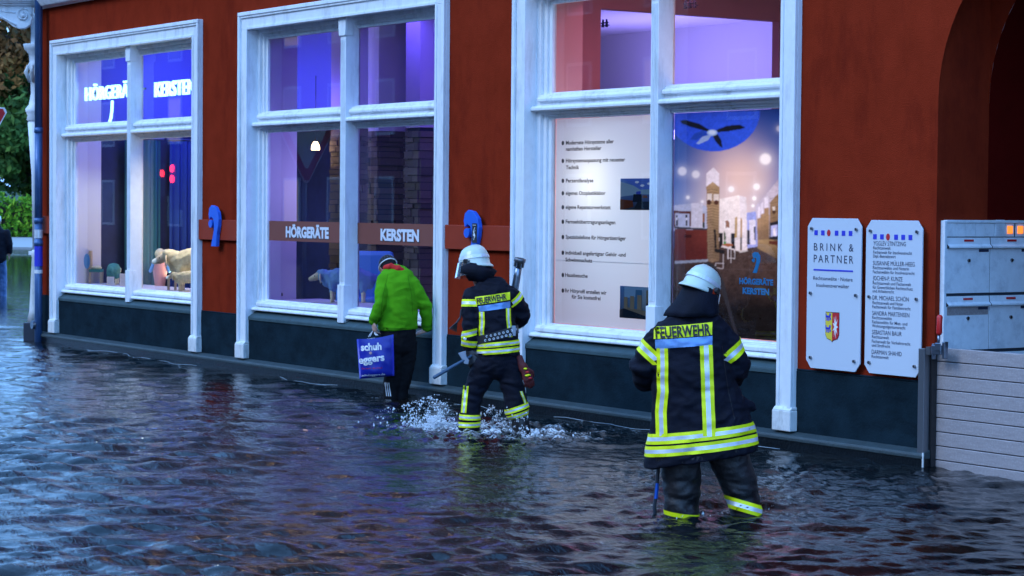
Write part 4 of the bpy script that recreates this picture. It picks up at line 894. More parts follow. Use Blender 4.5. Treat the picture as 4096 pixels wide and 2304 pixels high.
# ================================================================== FIGURES
RZ = math.atan2(R0.y, R0.x)                                    # local x = across the view, local y = away, z up
def solid(mb, name, mats, parent, voxel=.012, smooth=4, folds=None, seed=0):
    """fuse the overlapping tubes of a builder into one continuous surface, then lay folds on it"""
    me = mb.mesh('tmp', mats if isinstance(mats, str) else mats[0]); o = bpy.data.objects.new('tmp', me); COL.objects.link(o)
    r = o.modifiers.new('r', 'REMESH'); r.mode = 'VOXEL'; r.voxel_size = voxel
    s = o.modifiers.new('s', 'SMOOTH'); s.factor = .5; s.iterations = smooth
    dg = bpy.context.evaluated_depsgraph_get(); dg.update(); m2 = bpy.data.meshes.new_from_object(o.evaluated_get(dg)); bpy.data.objects.remove(o)
    m2.name = name; m2.update()
    if folds:
        nv = len(m2.vertices); co = np.empty(nv*3, 'f4'); m2.vertices.foreach_get('co', co); no = np.empty(nv*3, 'f4'); m2.vertex_normals.foreach_get('vector', no); co = co.reshape(-1, 3); no = no.reshape(-1, 3)
        d = np.array([folds(Vector(c)+Vector((seed*7.1, 0, 0)), c) for c in co]); co = co+no*d[:, None]; m2.vertices.foreach_set('co', co.ravel()); m2.update()
    shade(m2); ob = bpy.data.objects.new(name, m2); link(ob, parent); return ob
def fold_fn(amp=.008, f1=(9, 9, 16), f2=(22, 22, 34), zones=()):
    def f(p, c):
        a = noise.noise(Vector((p.x*f1[0], p.y*f1[1], p.z*f1[2]+noise.noise(p*5)*1.2))); b = noise.noise(Vector((p.x*f2[0], p.y*f2[1], p.z*f2[2])))
        rdg = (1-abs(a)*2.2); v = amp*(rdg*.8+b*.5)
        for (zx_, zy_, zz_, rad, am, fr) in zones:
            d2 = (c[0]-zx_)**2+(c[1]-zy_)**2+(c[2]-zz_)**2; v += am*math.exp(-d2/(rad*rad))*math.sin(c[2]*fr+c[0]*14+a*3)
        return v
    return f
def bvh(ob): return BVHTree.FromPolygons([v.co.copy() for v in ob.data.vertices], [tuple(p.vertices) for p in ob.data.polygons])
STR3 = [(-1, -.36, 0), (-.36, .36, 1), (.36, 1, 0)]            # yellow, silver, yellow across a band
def band_ring(tree_, c, ax, w, parent, rmax=.5, n=56, a0=0., a1=360., off=.005, rows=STR3, name='reflective_band', mats=('hi_yellow','silver')):
    c = Vector(c); ax = Vector(ax).normalized(); u_ = ax.cross(Vector((.13,.91,.2))).normalized(); v_ = ax.cross(u_); mb = MB()
    # start angle measured from local -y (towards the camera)
    for (t0, t1, mi) in rows:
        k0 = len(mb.v); ring = []; bad = set()
        m_ = n if abs(a1-a0) >= 359 else n+1
        for i in range(m_):
            th = math.radians(a0+(a1-a0)*i/n); d = u_*math.cos(th)+v_*math.sin(th)
            for tt in (t0, t1):
                o_ = c+ax*(w*tt); loc, nr, ix, dist = tree_.ray_cast(o_, d, rmax)
                if loc is None: loc = o_+d*.1; bad.add(i)
                mb.v.append(tuple(loc+d*off))
        for i in range(n if m_ == n else n):
            if i in bad or (i+1) % m_ in bad: continue
            a = k0+2*i; b = k0+2*((i+1) % m_); mb.f.append((a, b, b+1, a+1)); mb.m.append(mi)
    return mb.build(name, list(mats), parent, smooth=True)
band_ring.last = .1
def patch(tree_, p00, p10, p11, p01, nx, nz, parent, m, off=.006, name='back_panel', edge=0., yc=-1.):
    """sheet laid on the back: corners given as (x,z), dropped on the surface along +y"""
    mb = MB(); last = 0
    for j in range(nz+1):
        for i in range(nx+1):
            a, b = i/nx, j/nz; x = (p00[0]*(1-a)+p10[0]*a)*(1-b)+(p01[0]*(1-a)+p11[0]*a)*b; z = (p00[1]*(1-a)+p10[1]*a)*(1-b)+(p01[1]*(1-a)+p11[1]*a)*b
            loc, nr, ix, d = tree_.ray_cast(Vector((x, yc, z)), Vector((0,1,0)))
            y = loc.y-off if loc else last; last = y; mb.v.append((x, y, z))
    for j in range(nz):
        for i in range(nx): k = j*(nx+1)+i; mb.f.append((k, k+1, k+nx+2, k+nx+1)); mb.m.append(0)
    return mb.build(name, m, parent, smooth=True)
def strip_band(tree_, pts, w, parent, off=.006, rows=STR3, name='reflective_band', seg=10):
    """band running down the back through (x,z) points"""
    P_ = []
    for i in range(len(pts)-1):
        for k in range(seg): t_ = k/seg; P_.append((pts[i][0]*(1-t_)+pts[i+1][0]*t_, pts[i][1]*(1-t_)+pts[i+1][1]*t_))
    P_.append(pts[-1]); mb = MB()
    for t0, t1, mi in rows:
        k0 = len(mb.v); ly = 0
        for (x, z) in P_:
            for tt in (t0, t1):
                loc, nr, ix, d = tree_.ray_cast(Vector((x+w*tt, -1, z)), Vector((0,1,0))); y = loc.y-off if loc else ly; ly = y; mb.v.append((x+w*tt, y, z))
        for i in range(len(P_)-1): a = k0+2*i; mb.f.append((a, a+1, a+3, a+2)); mb.m.append(mi)
    return mb.build(name, ['hi_yellow', 'silver'], parent, smooth=True)
def text_on(tree_, s, p0, p1, cap, parent, m='ink', off=.011, bold=.03, name='lettering', yc=-1.):
    vs_, fs = text_mesh(s, bold); k = cap/.73; dx, dz = p1[0]-p0[0], p1[1]-p0[1]; L = math.hypot(dx, dz); nx, nz = -dz/L, dx/L; out_ = []; ly = 0
    for a, b in vs_:
        x = p0[0]+dx*a+nx*b*k; z = p0[1]+dz*a+nz*b*k; loc, nr, ix, d = tree_.ray_cast(Vector((x, yc, z)), Vector((0,1,0))); y = loc.y-off if loc else ly; ly = y; out_.append((x, y, z))
    mb = MB(); mb.add(out_, fs); return mb.build(name, m, parent)
def hand(mb, wrist, d, nrm_, k=1., curl=.5, side=1):
    """palm and five fingers; d along the hand, nrm_ out of the palm's back"""
    d = Vector(d).normalized(); n_ = Vector(nrm_); n_ = (n_-d*n_.dot(d)).normalized(); s_ = d.cross(n_)*side; w = Vector(wrist)
    mb.tube([w-d*.03*k, w+d*.02*k, w+d*.085*k], [(.028*k,.022*k), (.036*k,.02*k), (.042*k,.016*k)], 12, side=tuple(s_), caps='round')
    for i, (off, L) in enumerate(((-.031,.062),(-.0105,.075),(.0105,.07),(.031,.055))):
        p = w+d*.085*k+s_*off*k; pts = [p-d*.03*k]; dd = d.copy(); rr = [.0105*k]
        for q_ in range(3):
            dd = (dd*math.cos(curl*.75)-n_*math.sin(curl*.75)).normalized() if q_ == 0 else (dd*math.cos(curl)-(n_*1+d*0)*math.sin(curl)).normalized(); p = p+dd*L*k*(.45,.32,.25)[q_]; pts.append(p); rr.append((.0098,.009,.0075)[q_]*k)
        mb.tube(pts, rr, 8, caps='round')
    p = w+d*.015*k-s_*.03*k; mb.tube([p, p-s_*.022*k+d*.025*k-n_*.008*k, p-s_*.02*k+d*.058*k-n_*.022*k], [.0135*k,.0115*k,.009*k], 8, caps='round')
def head(mb, c, k=1., yaw=0., pitch=0.):
    m_ = Matrix.Rotation(yaw, 3, 'Z')@Matrix.Rotation(pitch, 3, 'X'); c = Vector(c)    # face looks along local +y
    mb.ball(c, (.077*k,.098*k,.112*k), 18, 12, mtx=m_); mb.ball(c+m_@Vector((0,.035,-.05))*k, (.058*k,.062*k,.062*k), 14, 9, mtx=m_)
    mb.tube([c+m_@Vector((0,.092,.015))*k, c+m_@Vector((0,.118,-.018))*k], [.011*k,.016*k], 8, caps='round')
    for s_ in (-1, 1):
        mb.ball(c+m_@Vector((.078*s_,-.005,-.008))*k, (.012*k,.024*k,.034*k), 10, 7, mtx=m_); mb.ball(c+m_@Vector((.032*s_,.088,.018))*k, (.016*k,.012*k,.010*k), 8, 6, mtx=m_)
    mb.ball(c+m_@Vector((0,.093,-.052))*k, (.026*k,.012*k,.012*k), 10, 6, mtx=m_)
def helmet(parent, c, mtx, visor_side, k=1.):
    """fire helmet: domed shell with ridge and brim, reflective strip, visor hinge, visor; mtx tilts it (local +y = front)"""
    t = Vector(c)
    def X(p): return tuple(t+mtx@(Vector(p)*k))
    mb = MB(); seg = 32; prof = [(.0,.158),(.30,.154),(.55,.142),(.75,.120),(.90,.084),(.98,.042),(1.01,.004),(1.035,-.018),(1.065,-.030),(1.03,-.034),(.98,-.02)]
    vs_ = []; fs = []
    for r_, z in prof:
        for j in range(seg):
            a = 2*math.pi*j/seg; fr_ = math.sin(a); rx = .118*r_; ry = .146*r_; br = 1+(.10 if r_ > 1.02 else 0)*max(0, fr_)+(.14 if r_ > 1.02 else 0)*max(0, -fr_); zz_ = z-(.028*max(0, -fr_)**1.5 if r_ > .9 else 0)
            rid = .006*math.exp(-(math.cos(a)/.16)**2)*(1 if r_ < .95 else 0)
            vs_.append(X((rx*math.cos(a)*br, ry*math.sin(a)*br, zz_+rid)))
    for i in range(len(prof)-1):
        for j in range(seg): q_ = (j+1) % seg; fs.append((i*seg+j, (i+1)*seg+j, (i+1)*seg+q_, i*seg+q_))
    mb.add(vs_, fs); hm = mb.build('helmet', 'helmet', parent, smooth=True)
    mb = MB()
    for j in range(seg):
        a = 2*math.pi*j/seg; a2 = 2*math.pi*(j+1)/seg
        for (z0_, r0, z1_, r1) in ((.030,.99,.060,.945),): mb.add([X((.122*r0*math.cos(a),.150*r0*math.sin(a),z0_-.0)),X((.122*r0*math.cos(a2),.150*r0*math.sin(a2),z0_)),X((.122*r1*math.cos(a2),.150*r1*math.sin(a2),z1_)),X((.122*r1*math.cos(a),.150*r1*math.sin(a),z1_))], [(0,1,2,3)])
    mb.build('helmet_strip', 'silver', hm, smooth=True)
    mb = MB(); seg2 = 18; vs_ = []; fs = []
    for i in range(5):
        for j in range(seg2+1):
            a = math.radians(-12+204*j/seg2); r_ = 1.04+.10*i/4; vs_.append(X((.128*r_*math.cos(a), .155*r_*math.sin(a)+.008*i, .012-.032*i)))
    for i in range(4):
        for j in range(seg2): q_ = i*(seg2+1)+j; fs.append((q_, q_+1, q_+seg2+2, q_+seg2+1))
    mb.add(vs_, fs); mb.build('visor', 'visor_glass', hm, smooth=True)
    for s_ in (-1, 1): MB().tube([X((.120*s_,.01,.01)), X((.145*s_,.012,.01))], .02*k, 10).build('visor_hinge', 'rubber', hm)
    mb = MB()
    for a in range(8): mb.add([X((-.03+.006*a+.03, -.1505, .040)), X((-.026+.006*a+.03, -.1505, .040)), X((-.026+.006*a+.03, -.1490, .052)), X((-.03+.006*a+.03, -.1490, .052))], [(0,1,2,3)])
    return hm
def cape(parent, rings, m='navy', name='neck_guard', seed=3):
    """draped neck cloth from elliptical rings: (x,y,z,rx,ry,tiltx)"""
    mb = MB(); seg = 40; vs_ = []; fs = []
    for i, (x, y, z, rx, ry, tl) in enumerate(rings):
        for j in range(seg):
            a = 2*math.pi*j/seg; w = 1+(.045+.03*(i/len(rings)))*math.sin(a*5+seed+i*.3)*(i/len(rings))+.03*math.sin(a*11+i)*(i/len(rings)); vs_.append((x+rx*w*math.cos(a), y+ry*w*math.sin(a), z+tl*math.cos(a)))
    for i in range(len(rings)-1):
        for j in range(seg): q_ = (j+1) % seg; fs.append((i*seg+j, (i+1)*seg+j, (i+1)*seg+q_, i*seg+q_))
    mb.add(vs_, fs); o = mb.build(name, m, parent, smooth=True); s = o.modifiers.new('thick', 'SOLIDIFY'); s.thickness = .006; return o

# ------------------------------------------------------------------ nearest firefighter
O3 = onz(2790, 2066); O3.z = WZ
t3 = thing('person', 'firefighter standing knee deep nearest the camera, back turned, in long coat with hem bands', 'person', O3, RZ)
def q3(x, y): return ((x-430)/772, (1285-y)/772)
b3 = MB()
b3.tube([(-.05,.01,1.20),(-.02,.0,1.02),(.0,0,.75),(.02,0,.50)], [(.19,.10),(.17,.10),(.15,.10),(.16,.11)], 16, caps='round')
b3.tube([(-.05,.02,1.24),(-.03,.07,1.36)], [.06,.055], 12, caps='round'); head(b3, (-.005,.05,1.425), .86, -.85, -.35)
for (sh, el, wr) in (((-.20,.02,1.17),(-.335,.06,.93),(-.24,.34,.86)), ((.10,.02,1.17),(.20,.07,.93),(.12,.34,.84))):
    b3.tube([sh, el, wr], [.055,.045,.034], 10, caps='round'); dd = Vector(wr)-Vector(el); hand(b3, wr, dd+Vector((.1 if sh[0] < 0 else -.1, .1, 0)), (0,.2,1), 1.05, .7, 1 if sh[0] < 0 else -1)
for (hp_, kn, an, ft_) in (((-.10,.0,.50),(-.105,.05,.12),(-.10,.0,-.30),(-.11,.16,-.40)), ((.13,.0,.50),(.27,.05,.14),(.325,.02,-.28),(.36,.17,-.40))):
    b3.tube([hp_, kn, an], [.095,.07,.05], 12, caps='round'); b3.tube([an, ft_], [.05,.045], 10, caps='round')
solid(b3, 'body', 'skin', t3, .016, 3)
# coat
j3 = MB()
prof = [((-.065,.03,1.30),.10,.085),((-.06,.012,1.265),.185,.11),((-.055,.0,1.20),.245,.135),((-.05,-.005,1.08),.258,.15),((-.045,-.005,.94),.258,.155),((-.028,0,.81),.268,.16),((.0,0,.67),.305,.172),((.012,0,.53),.342,.19),((.018,0,.45),.355,.196),((.020,0,.385),.362,.20)]
j3.tube([p_[0] for p_ in prof], [(p_[1], p_[2]) for p_ in prof], 36)
j3.tube([(-.205,.01,1.175),(-.285,.02,1.085),(-.352,.04,.955),(-.335,.14,.885),(-.27,.30,.87)], [.088,.090,.090,.078,.06], 18, caps='round')
j3.tube([(.09,.01,1.19),(.175,.02,1.095),(.238,.04,.955),(.22,.14,.885),(.13,.30,.86)], [.090,.094,.094,.08,.06], 18, caps='round')
j3.tube([(.27,.02,.72),(.33,.02,.70),(.36,.02,.665)], [.05,.03,.012], 8)       # flap standing off at the right hip
coat = solid(j3, 'coat', 'navy', t3, .0105, 3, fold_fn(.0105, zones=[(-.34,.0,.95,.13,.012,60),(.24,.0,.97,.13,.010,60),(-.18,-.15,.95,.16,.008,38),(.1,-.15,.66,.2,.006,30)]), 1)
# tilt the hem as in the photograph
vv = coat.data.vertices
for v in vv:
    w_ = max(0, min(1, (.95-v.co.z)/.5))
    if abs(v.co.y) < .3 and v.co.z < .95: v.co.z += w_*(.105*(v.co.x+.02))*1.35-w_*.02
coat.data.update()
T3 = bvh(coat)
for pts_ in ([(-.235,1.13),(-.15,1.155),(.03,1.165),(.14,1.14)], [(-.20,1.10),(-.215,.95),(-.225,.80),(-.25,.62)], [(.135,1.10),(.155,.95),(.18,.80),(.215,.64)]): strip_band(T3, pts_, .0025, t3, off=.002, rows=[(-1,1,0)], name='seam').data.materials[0] = M['trouser_wet']
def hemring(zc, w): band_ring(T3, (.015,0,zc), (-.125,.0,1), w, t3, .6, 72)
hemring(.540, .033); hemring(.462, .033)
fr_ = MB(); rs = random.Random(4)
for i in range(70):                                            # frayed, dripping hem edge
    a = 2*math.pi*i/70; x = .018+.352*math.cos(a); y = .195*math.sin(a); z = .385+.125*x*1.05; fr_.add([(x,y,z+.03),(x+.03*math.sin(a),y-.017*math.cos(a),z+.03),(x+.028*math.sin(a),y-.017*math.cos(a),z-.006-.012*rs.random())], [(0,1,2)])
fr_.build('hem_lining', 'navy_wet', t3)
pn = patch(T3, q3(200,405), q3(482,380), q3(484,318), q3(204,347), 20, 5, t3, 'hi_yellow', .007, 'name_panel')
text_on(T3, 'FEUERWEHR', q3(210,400), q3(476,377), .070, pn, off=.013, bold=.032)
patch(T3, q3(208,452), q3(483,428), q3(484,384), q3(207,408), 20, 5, t3, 'silver_blue', .0065, 'silver_panel')
strip_band(T3, [q3(240,448), q3(243,520), q3(243,590), q3(246,660), q3(238,760), q3(242,880)], .0345, t3)
strip_band(T3, [q3(452,428), q3(458,560), q3(464,700), q3(471,872)], .041, t3)
band_ring(T3, (-.312,.025,1.045), (-.66,.08,-.75), .040, t3, .155, 48, off=.006); band_ring(T3, (.205,.025,1.055), (.62,.08,-.78), .041, t3, .16, 48, off=.006)
band_ring(T3, (.20,.19,.88), (-.45,1,-.15), .022, t3, .12, 28, off=.004)
cape(t3, [(.005,.05,1.480,.098,.120,-.02),(.003,.045,1.435,.118,.135,-.02),(-.018,.03,1.375,.138,.148,-.012),(-.045,.015,1.315,.168,.158,-.004),(-.055,.01,1.285,.168,.155,.0)])
helmet(t3, (.008,.05,1.462), Matrix.Rotation(.20, 3, 'Y')@Matrix.Rotation(-.75, 3, 'Z')@Matrix.Rotation(-.34, 3, 'X'), 1, .93)
# trousers
p3 = MB()
p3.tube([(-.12,.0,.50),(-.112,.0,.36),(-.10,.015,.20),(-.103,.01,.07),(-.10,.0,-.06),(-.10,.0,-.36)], [(.13,.12),(.128,.12),(.120,.11),(.108,.10),(.105,.10),(.10,.10)], 20)
p3.tube([(.14,.0,.50),(.20,.0,.38),(.262,.015,.22),(.295,.01,.10),(.315,.0,.0),(.33,.0,-.36)], [(.13,.12),(.130,.12),(.114,.11),(.104,.10),(.098,.10),(.095,.10)], 20)
p3.tube([(-.05,0,.5),(.10,0,.5)], [.12,.12], 14, caps='round')
tr3 = solid(p3, 'trousers', 'trouser_wet', t3, .012, 3, fold_fn(.008, (8,8,14), (20,20,40), zones=[(-.1,-.1,.12,.12,.012,55),(.30,-.1,.12,.12,.012,60)]), 5)
TT3 = bvh(tr3)
band_ring(TT3, (.312,.0,.063), (.28,.1,1), .036, t3, .2, 40, rows=STR3); band_ring(TT3, (-.10,.0,.015), (.12,.0,1), .014, t3, .2, 40, rows=[(-1,1,0)])
# wet leather knee patches
patch(TT3, q3(345,1250), q3(425,1250), q3(425,1165), q3(400,1165), 8, 8, t3, 'navy_wet', .004, 'wet_patch'); patch(TT3, q3(610,1262), q3(735,1235), q3(725,1150), q3(585,1165), 8, 8, t3, 'navy_wet', .003, 'wet_patch')
st = thing('walking_pole', 'thin dark pole standing in the water beside the left leg of the nearest firefighter', 'pole', O3, RZ)
MB().tube([(-.215,.22,-.4),(-.27+.0,.10,.04),(-.242,.10,.36),(-.23,.12,.6),(-.20,.2,.84)], .0125, 8).build('shaft', 'dark_iron', st, smooth=True)
MB().tube([(-.262,.10,.10),(-.254,.10,.20)], .0135, 8).build('blue_tape', 'sign_blue', st)

# ------------------------------------------------------------------ middle firefighter
O2 = onz(1985, 1725); O2.z = WZ
t2 = thing('person', 'firefighter in short jacket and eyelet belt wading behind the green fleece with an axe', 'person', O2, RZ)
def q2(x, y): return ((x-1020)/801, (1290-y)/801)
b2 = MB()
b2.tube([(-.07,.05,1.20),(-.03,.03,1.0),(.0,.0,.80),(.01,0,.62)], [(.16,.09),(.14,.09),(.13,.09),(.145,.10)], 16, caps='round')
b2.tube([(-.12,.08,1.22),(-.18,.12,1.36)], [.06,.055], 12, caps='round'); head(b2, (-.20,.15,1.43), 1., .75, -.35)
b2.tube([(-.22,.04,1.18),(-.24,.0,.93),(-.245,.03,.73)], [.05,.042,.034], 10, caps='round'); hand(b2, (-.24,.03,.72), (.1,.05,-1), (0,-1,0), 1.1, .8, 1)
b2.tube([(.13,.05,1.19),(.225,.10,1.04),(.185,.22,.98)], [.055,.045,.036], 10, caps='round'); hand(b2, (.185,.22,.98), (-.5,.6,.15), (0,1,0), 1.05, .9, -1)
b2.tube([(-.09,.0,.58),(-.20,.03,.30),(-.235,.0,.02),(-.235,.0,-.38)], [.09,.07,.055,.05], 12, caps='round'); b2.tube([(-.235,.0,-.36),(-.26,.14,-.40)], [.05,.045], 8, caps='round')
b2.tube([(.09,.0,.58),(.15,-.02,.30),(.235,-.03,.02),(.27,-.03,-.36)], [.09,.07,.055,.05], 12, caps='round'); b2.tube([(.27,-.03,-.36),(.27,.12,-.40)], [.05,.045], 8, caps='round')
solid(b2, 'body', 'skin', t2, .016, 3)
j2 = MB()
prof = [((-.13,.10,1.30),.10,.085),((-.10,.075,1.265),.165,.10),((-.07,.05,1.20),.205,.12),((-.05,.03,1.09),.195,.13),((-.02,.01,.96),.178,.135),((.01,.0,.84),.170,.135),((.015,.0,.75),.178,.14),((.012,.0,.675),.188,.145)]
j2.tube([p_[0] for p_ in prof], [(p_[1], p_[2]) for p_ in prof], 32)
j2.tube([(-.215,.04,1.19),(-.232,.01,1.06),(-.225,-.01,.92),(-.235,.0,.80),(-.245,.02,.745)], [.085,.078,.072,.070,.062], 18, caps='round')
j2.tube([(.10,.05,1.20),(.165,.07,1.12),(.215,.10,1.02),(.20,.17,.965),(.175,.24,.955)], [.085,.082,.078,.066,.058], 18, caps='round')
jk2 = solid(j2, 'jacket', 'navy', t2, .010, 3, fold_fn(.010, zones=[(-.23,-.05,.93,.10,.009,60),(.2,.05,1.06,.1,.010,55),(0,-.13,.92,.12,.007,45)]), 2)
T2 = bvh(jk2)
pn = patch(T2, q2(870,400), q2(1110,362), q2(1108,308), q2(864,344), 18, 5, t2, 'hi_yellow', .007, 'name_panel')
text_on(T2, 'FEUERWEHR', q2(880,393), q2(1088,360), .054, pn, off=.013, bold=.032)
patch(T2, q2(894,446), q2(1112,416), q2(1110,372), q2(888,408), 18, 5, t2, 'silver_blue', .0065, 'silver_panel')
strip_band(T2, [q2(912,446), q2(915,520), q2(910,590), q2(922,690)], .024, t2); strip_band(T2, [q2(1098,420), q2(1100,500), q2(1108,560), q2(1112,620)], .021, t2)
band_ring(T2, (.013,0,.713), (-.10,0,1), .024, t2, .3, 48); band_ring(T2, (.013,0,.772), (-.10,0,1), .022, t2, .3, 48)
band_ring(T2, (-.232,.02,1.125), (.0,.05,1), .032, t2, .12, 28, off=.005); band_ring(T2, (-.230,.0,.865), (-.25,.0,1), .030, t2, .10, 28, off=.005); band_ring(T2, (-.242,.012,.775), (.1,-.1,1), .030, t2, .10, 28, off=.005)
band_ring(T2, (.14,.06,1.155), (.8,.3,-1), .030, t2, .12, 28, off=.005); band_ring(T2, (.195,.19,.962), (-.5,1,-.1), .018, t2, .10, 28, off=.005)
# emblem pad on the left elbow
MB().ball((-.262,-.055,.815), (.034,.012,.022)).build('elbow_pad', 'silver', t2, smooth=True)
# belt with eyelets
bl = band_ring(T2, (.012,0,.853), (-.28,0,1), .036, t2, .3, 48, rows=[(-1,1,0)], off=.011, name='belt', mats=('leather','leather'))
TB = bvh(bl); ey_ = []
for i in range(9):
    for r_ in (-1, 1):
        x = -.10+.036*i+(.012 if r_ > 0 else 0); z = .858+.24*(x)+r_*.0165-.012
        loc, nr, ix, d = TB.ray_cast(Vector((x, -1, z)), Vector((0,1,0)))
        if loc:
            mb = MB(); 
            seg = 10
            for a in range(seg):
                a0, a1 = 2*math.pi*a/seg, 2*math.pi*(a+1)/seg; P_ = lambda r, an: (x+r*math.cos(an), loc.y-.004, z+r*math.sin(an)); mb.add([P_(.005,a0),P_(.005,a1),P_(.0105,a1),P_(.0105,a0)], [(0,1,2,3)])
            mb.build('eyelet', 'silver', bl)
loc = TB.ray_cast(Vector((.14, -1, .895)), Vector((0,1,0)))[0] or Vector((.14,-.1,.895)); MB().box(.125,.165,loc.y-.012,loc.y-.002,.845,.935).build('buckle', 'steel', bl, bevel=.003)
cape(t2, [(-.19,.14,1.475,.115,.130,-.01),(-.185,.13,1.435,.150,.150,-.01),(-.175,.12,1.395,.165,.16,.01),(-.16,.11,1.36,.125,.13,.0),(-.15,.10,1.315,.105,.11,.0)], seed=1)
helmet(t2, (-.205,.145,1.475), Matrix.Rotation(1.05, 3, 'Z')@Matrix.Rotation(-.18, 3, 'X')@Matrix.Rotation(.06, 3, 'Y'), -1, .98)
p2 = MB()
p2.tube([(.01,.0,.74),(.01,.0,.66),(.005,.0,.56)], [(.165,.12),(.182,.13),(.170,.125)], 24, caps='round')
p2.tube([(-.09,.0,.60),(-.14,.02,.48),(-.20,.03,.34),(-.228,.015,.20),(-.235,.0,.06),(-.24,.0,-.34)], [(.115,.11),(.108,.105),(.088,.09),(.083,.085),(.088,.088),(.08,.08)], 18)
p2.tube([(.09,.0,.60),(.125,-.01,.46),(.155,-.02,.32),(.185,-.03,.18)], [(.118,.11),(.108,.105),(.098,.095),(.102,.098)], 18, caps='round')
tr2 = solid(p2, 'trousers', 'navy', t2, .011, 3, fold_fn(.009, (8,8,15), (20,20,40), zones=[(-.19,-.05,.36,.1,.010,60),(.13,-.05,.40,.12,.010,55)]), 6)
TT2 = bvh(tr2)
band_ring(TT2, (-.232,.01,.125), (.02,.0,1), .023, t2, .16, 32); band_ring(TT2, (-.235,.005,.060), (-.02,0,1), .023, t2, .16, 32)
strip_band(TT2, [q2(805,970), q2(798,1050), q2(790,1158)], .024, t2)
band_ring(TT2, (.172,-.025,.205), (-.35,.0,1), .023, t2, .17, 32); band_ring(TT2, (.192,-.03,.15), (-.35,0,1), .021, t2, .17, 32)
strip_band(TT2, [q2(1192,1000), q2(1215,1060), q2(1232,1110)], .012, t2)
bo = MB(); bo.tube([(.19,-.03,.19),(.205,-.03,.10),(.225,-.03,.02),(.25,-.03,-.34)], [(.075,.075),(.078,.078),(.080,.08),(.075,.085)], 18); bo.tube([(.25,-.03,-.34),(.26,.12,-.38)], [.075,.055], 12, caps='round')
solid(bo, 'boot', 'rubber', t2, .012, 3, fold_fn(.005, (10,10,30), (22,22,60)), 3)
# glove of the hand that holds the axe
gb = MB(); gb.tube([(-.243,.02,.77),(-.24,.01,.70)], [.052,.045], 14, caps='round'); hand(gb, (-.24,.0,.70), (.25,-.25,-1), (-.6,-1,0), 1.3, .95, 1); solid(gb, 'glove', 'leather', t2, .007, 2)
ax_ = thing('fire_axe', 'short axe with dark grey handle held low by the middle firefighter', 'axe', O2, RZ)
A0, A1 = q2(585,905), q2(800,782); hd_ = MB(); hd_.tube([(A0[0],-.16,A0[1]),(A0[0]+.17,-.12,A0[1]+.10),(A1[0],-.07,A1[1]),(A1[0]+.05,-.05,A1[1]+.03)], [(.017,.014),(.015,.013),(.013,.011),(.013,.011)], 10, caps='round'); hd_.build('handle', 'axe_handle', ax_, smooth=True)
hb = MB(); d_ = Vector((A1[0]-A0[0],0,A1[1]-A0[1])).normalized(); n_ = Vector((-d_.z,0,d_.x)); c_ = Vector((A1[0]-.01,-.075,A1[1]-.0))
pts = [c_+n_*.075-d_*.02, c_+n_*.06+d_*.05, c_+n_*.012+d_*.03, c_-n_*.03+d_*.035, c_-n_*.055+d_*.01, c_-n_*.03-d_*.02, c_+n_*.012-d_*.018]
hb.prism([(p_.x, p_.z) for p_ in pts], -.086, -.062); hb.build('axe_head', 'steel', ax_, bevel=.003)
nz_ = thing('hose_nozzle', 'grey metal branch pipe with ribbed collar carried upright over the right shoulder', 'nozzle', O2, RZ)
N0, N1 = q2(1178,75), q2(1135,330); yy = .13
def npt(w): return (N0[0]+(N1[0]-N0[0])*w, yy+.03*w, N0[1]+(N1[1]-N0[1])*w)
MB().tube([npt(.18), npt(.5), npt(1.25), npt(1.8)], [.030,.033,.036,.036], 18).build('barrel', 'steel', nz_, smooth=True)
MB().tube([npt(.0), npt(.02), npt(.10), npt(.11), npt(.24)], [.050,.054,.052,.046,.043], 18).build('collar', 'aluminium_dark', nz_, smooth=True)
for w in (.13,.17,.21): MB().tube([npt(w), npt(w+.025)], .047, 6).build('collar_ring', 'steel', nz_)
MB().tube([npt(-.012), npt(.01)], .036, 16).build('bore', 'rubber', nz_)
gl_ = thing('work_glove', 'red and yellow work glove dangling from the right hip of the middle firefighter', 'glove', O2, RZ)
g_ = MB(); g_.tube([(.195,-.05,.66),(.215,-.07,.60),(.235,-.08,.55)], [(.03,.02),(.035,.022),(.04,.022)], 12, caps='round'); hand(g_, (.245,-.08,.555), (.35,-.1,-1), (.2,-1,0), 1.15, .35, 1); solid(g_, 'glove_body', 'glove_red', gl_, .006, 2)
for k, (x, z) in enumerate(((.250,.56),(.268,.53),(.280,.505),(.292,.478),(.262,.50))): MB().ball((x,-.108,z), (.017,.012,.0085)).build('finger_guard', ('hi_yellow','ink_red')[k%2], gl_, smooth=True)
tl_ = thing('strap_tassel', 'dark frayed strap hanging beside the left upper arm of the middle firefighter', 'strap', O2, RZ)
sx = MB(); sx.tube([q2(768,430)[0:1]+(-.02,)+q2(768,430)[1:], (q2(762,490)[0],-.02,q2(762,490)[1]), (q2(735,530)[0],-.02,q2(735,530)[1])], .008, 6)
for k in range(7): a_, b_ = q2(740, 520), q2(685+k*8, 570+k*4); sx.tube([(a_[0],-.02,a_[1]),(b_[0],-.03+.004*k,b_[1])], .004, 4)
sx.build('strap', 'leather', tl_)

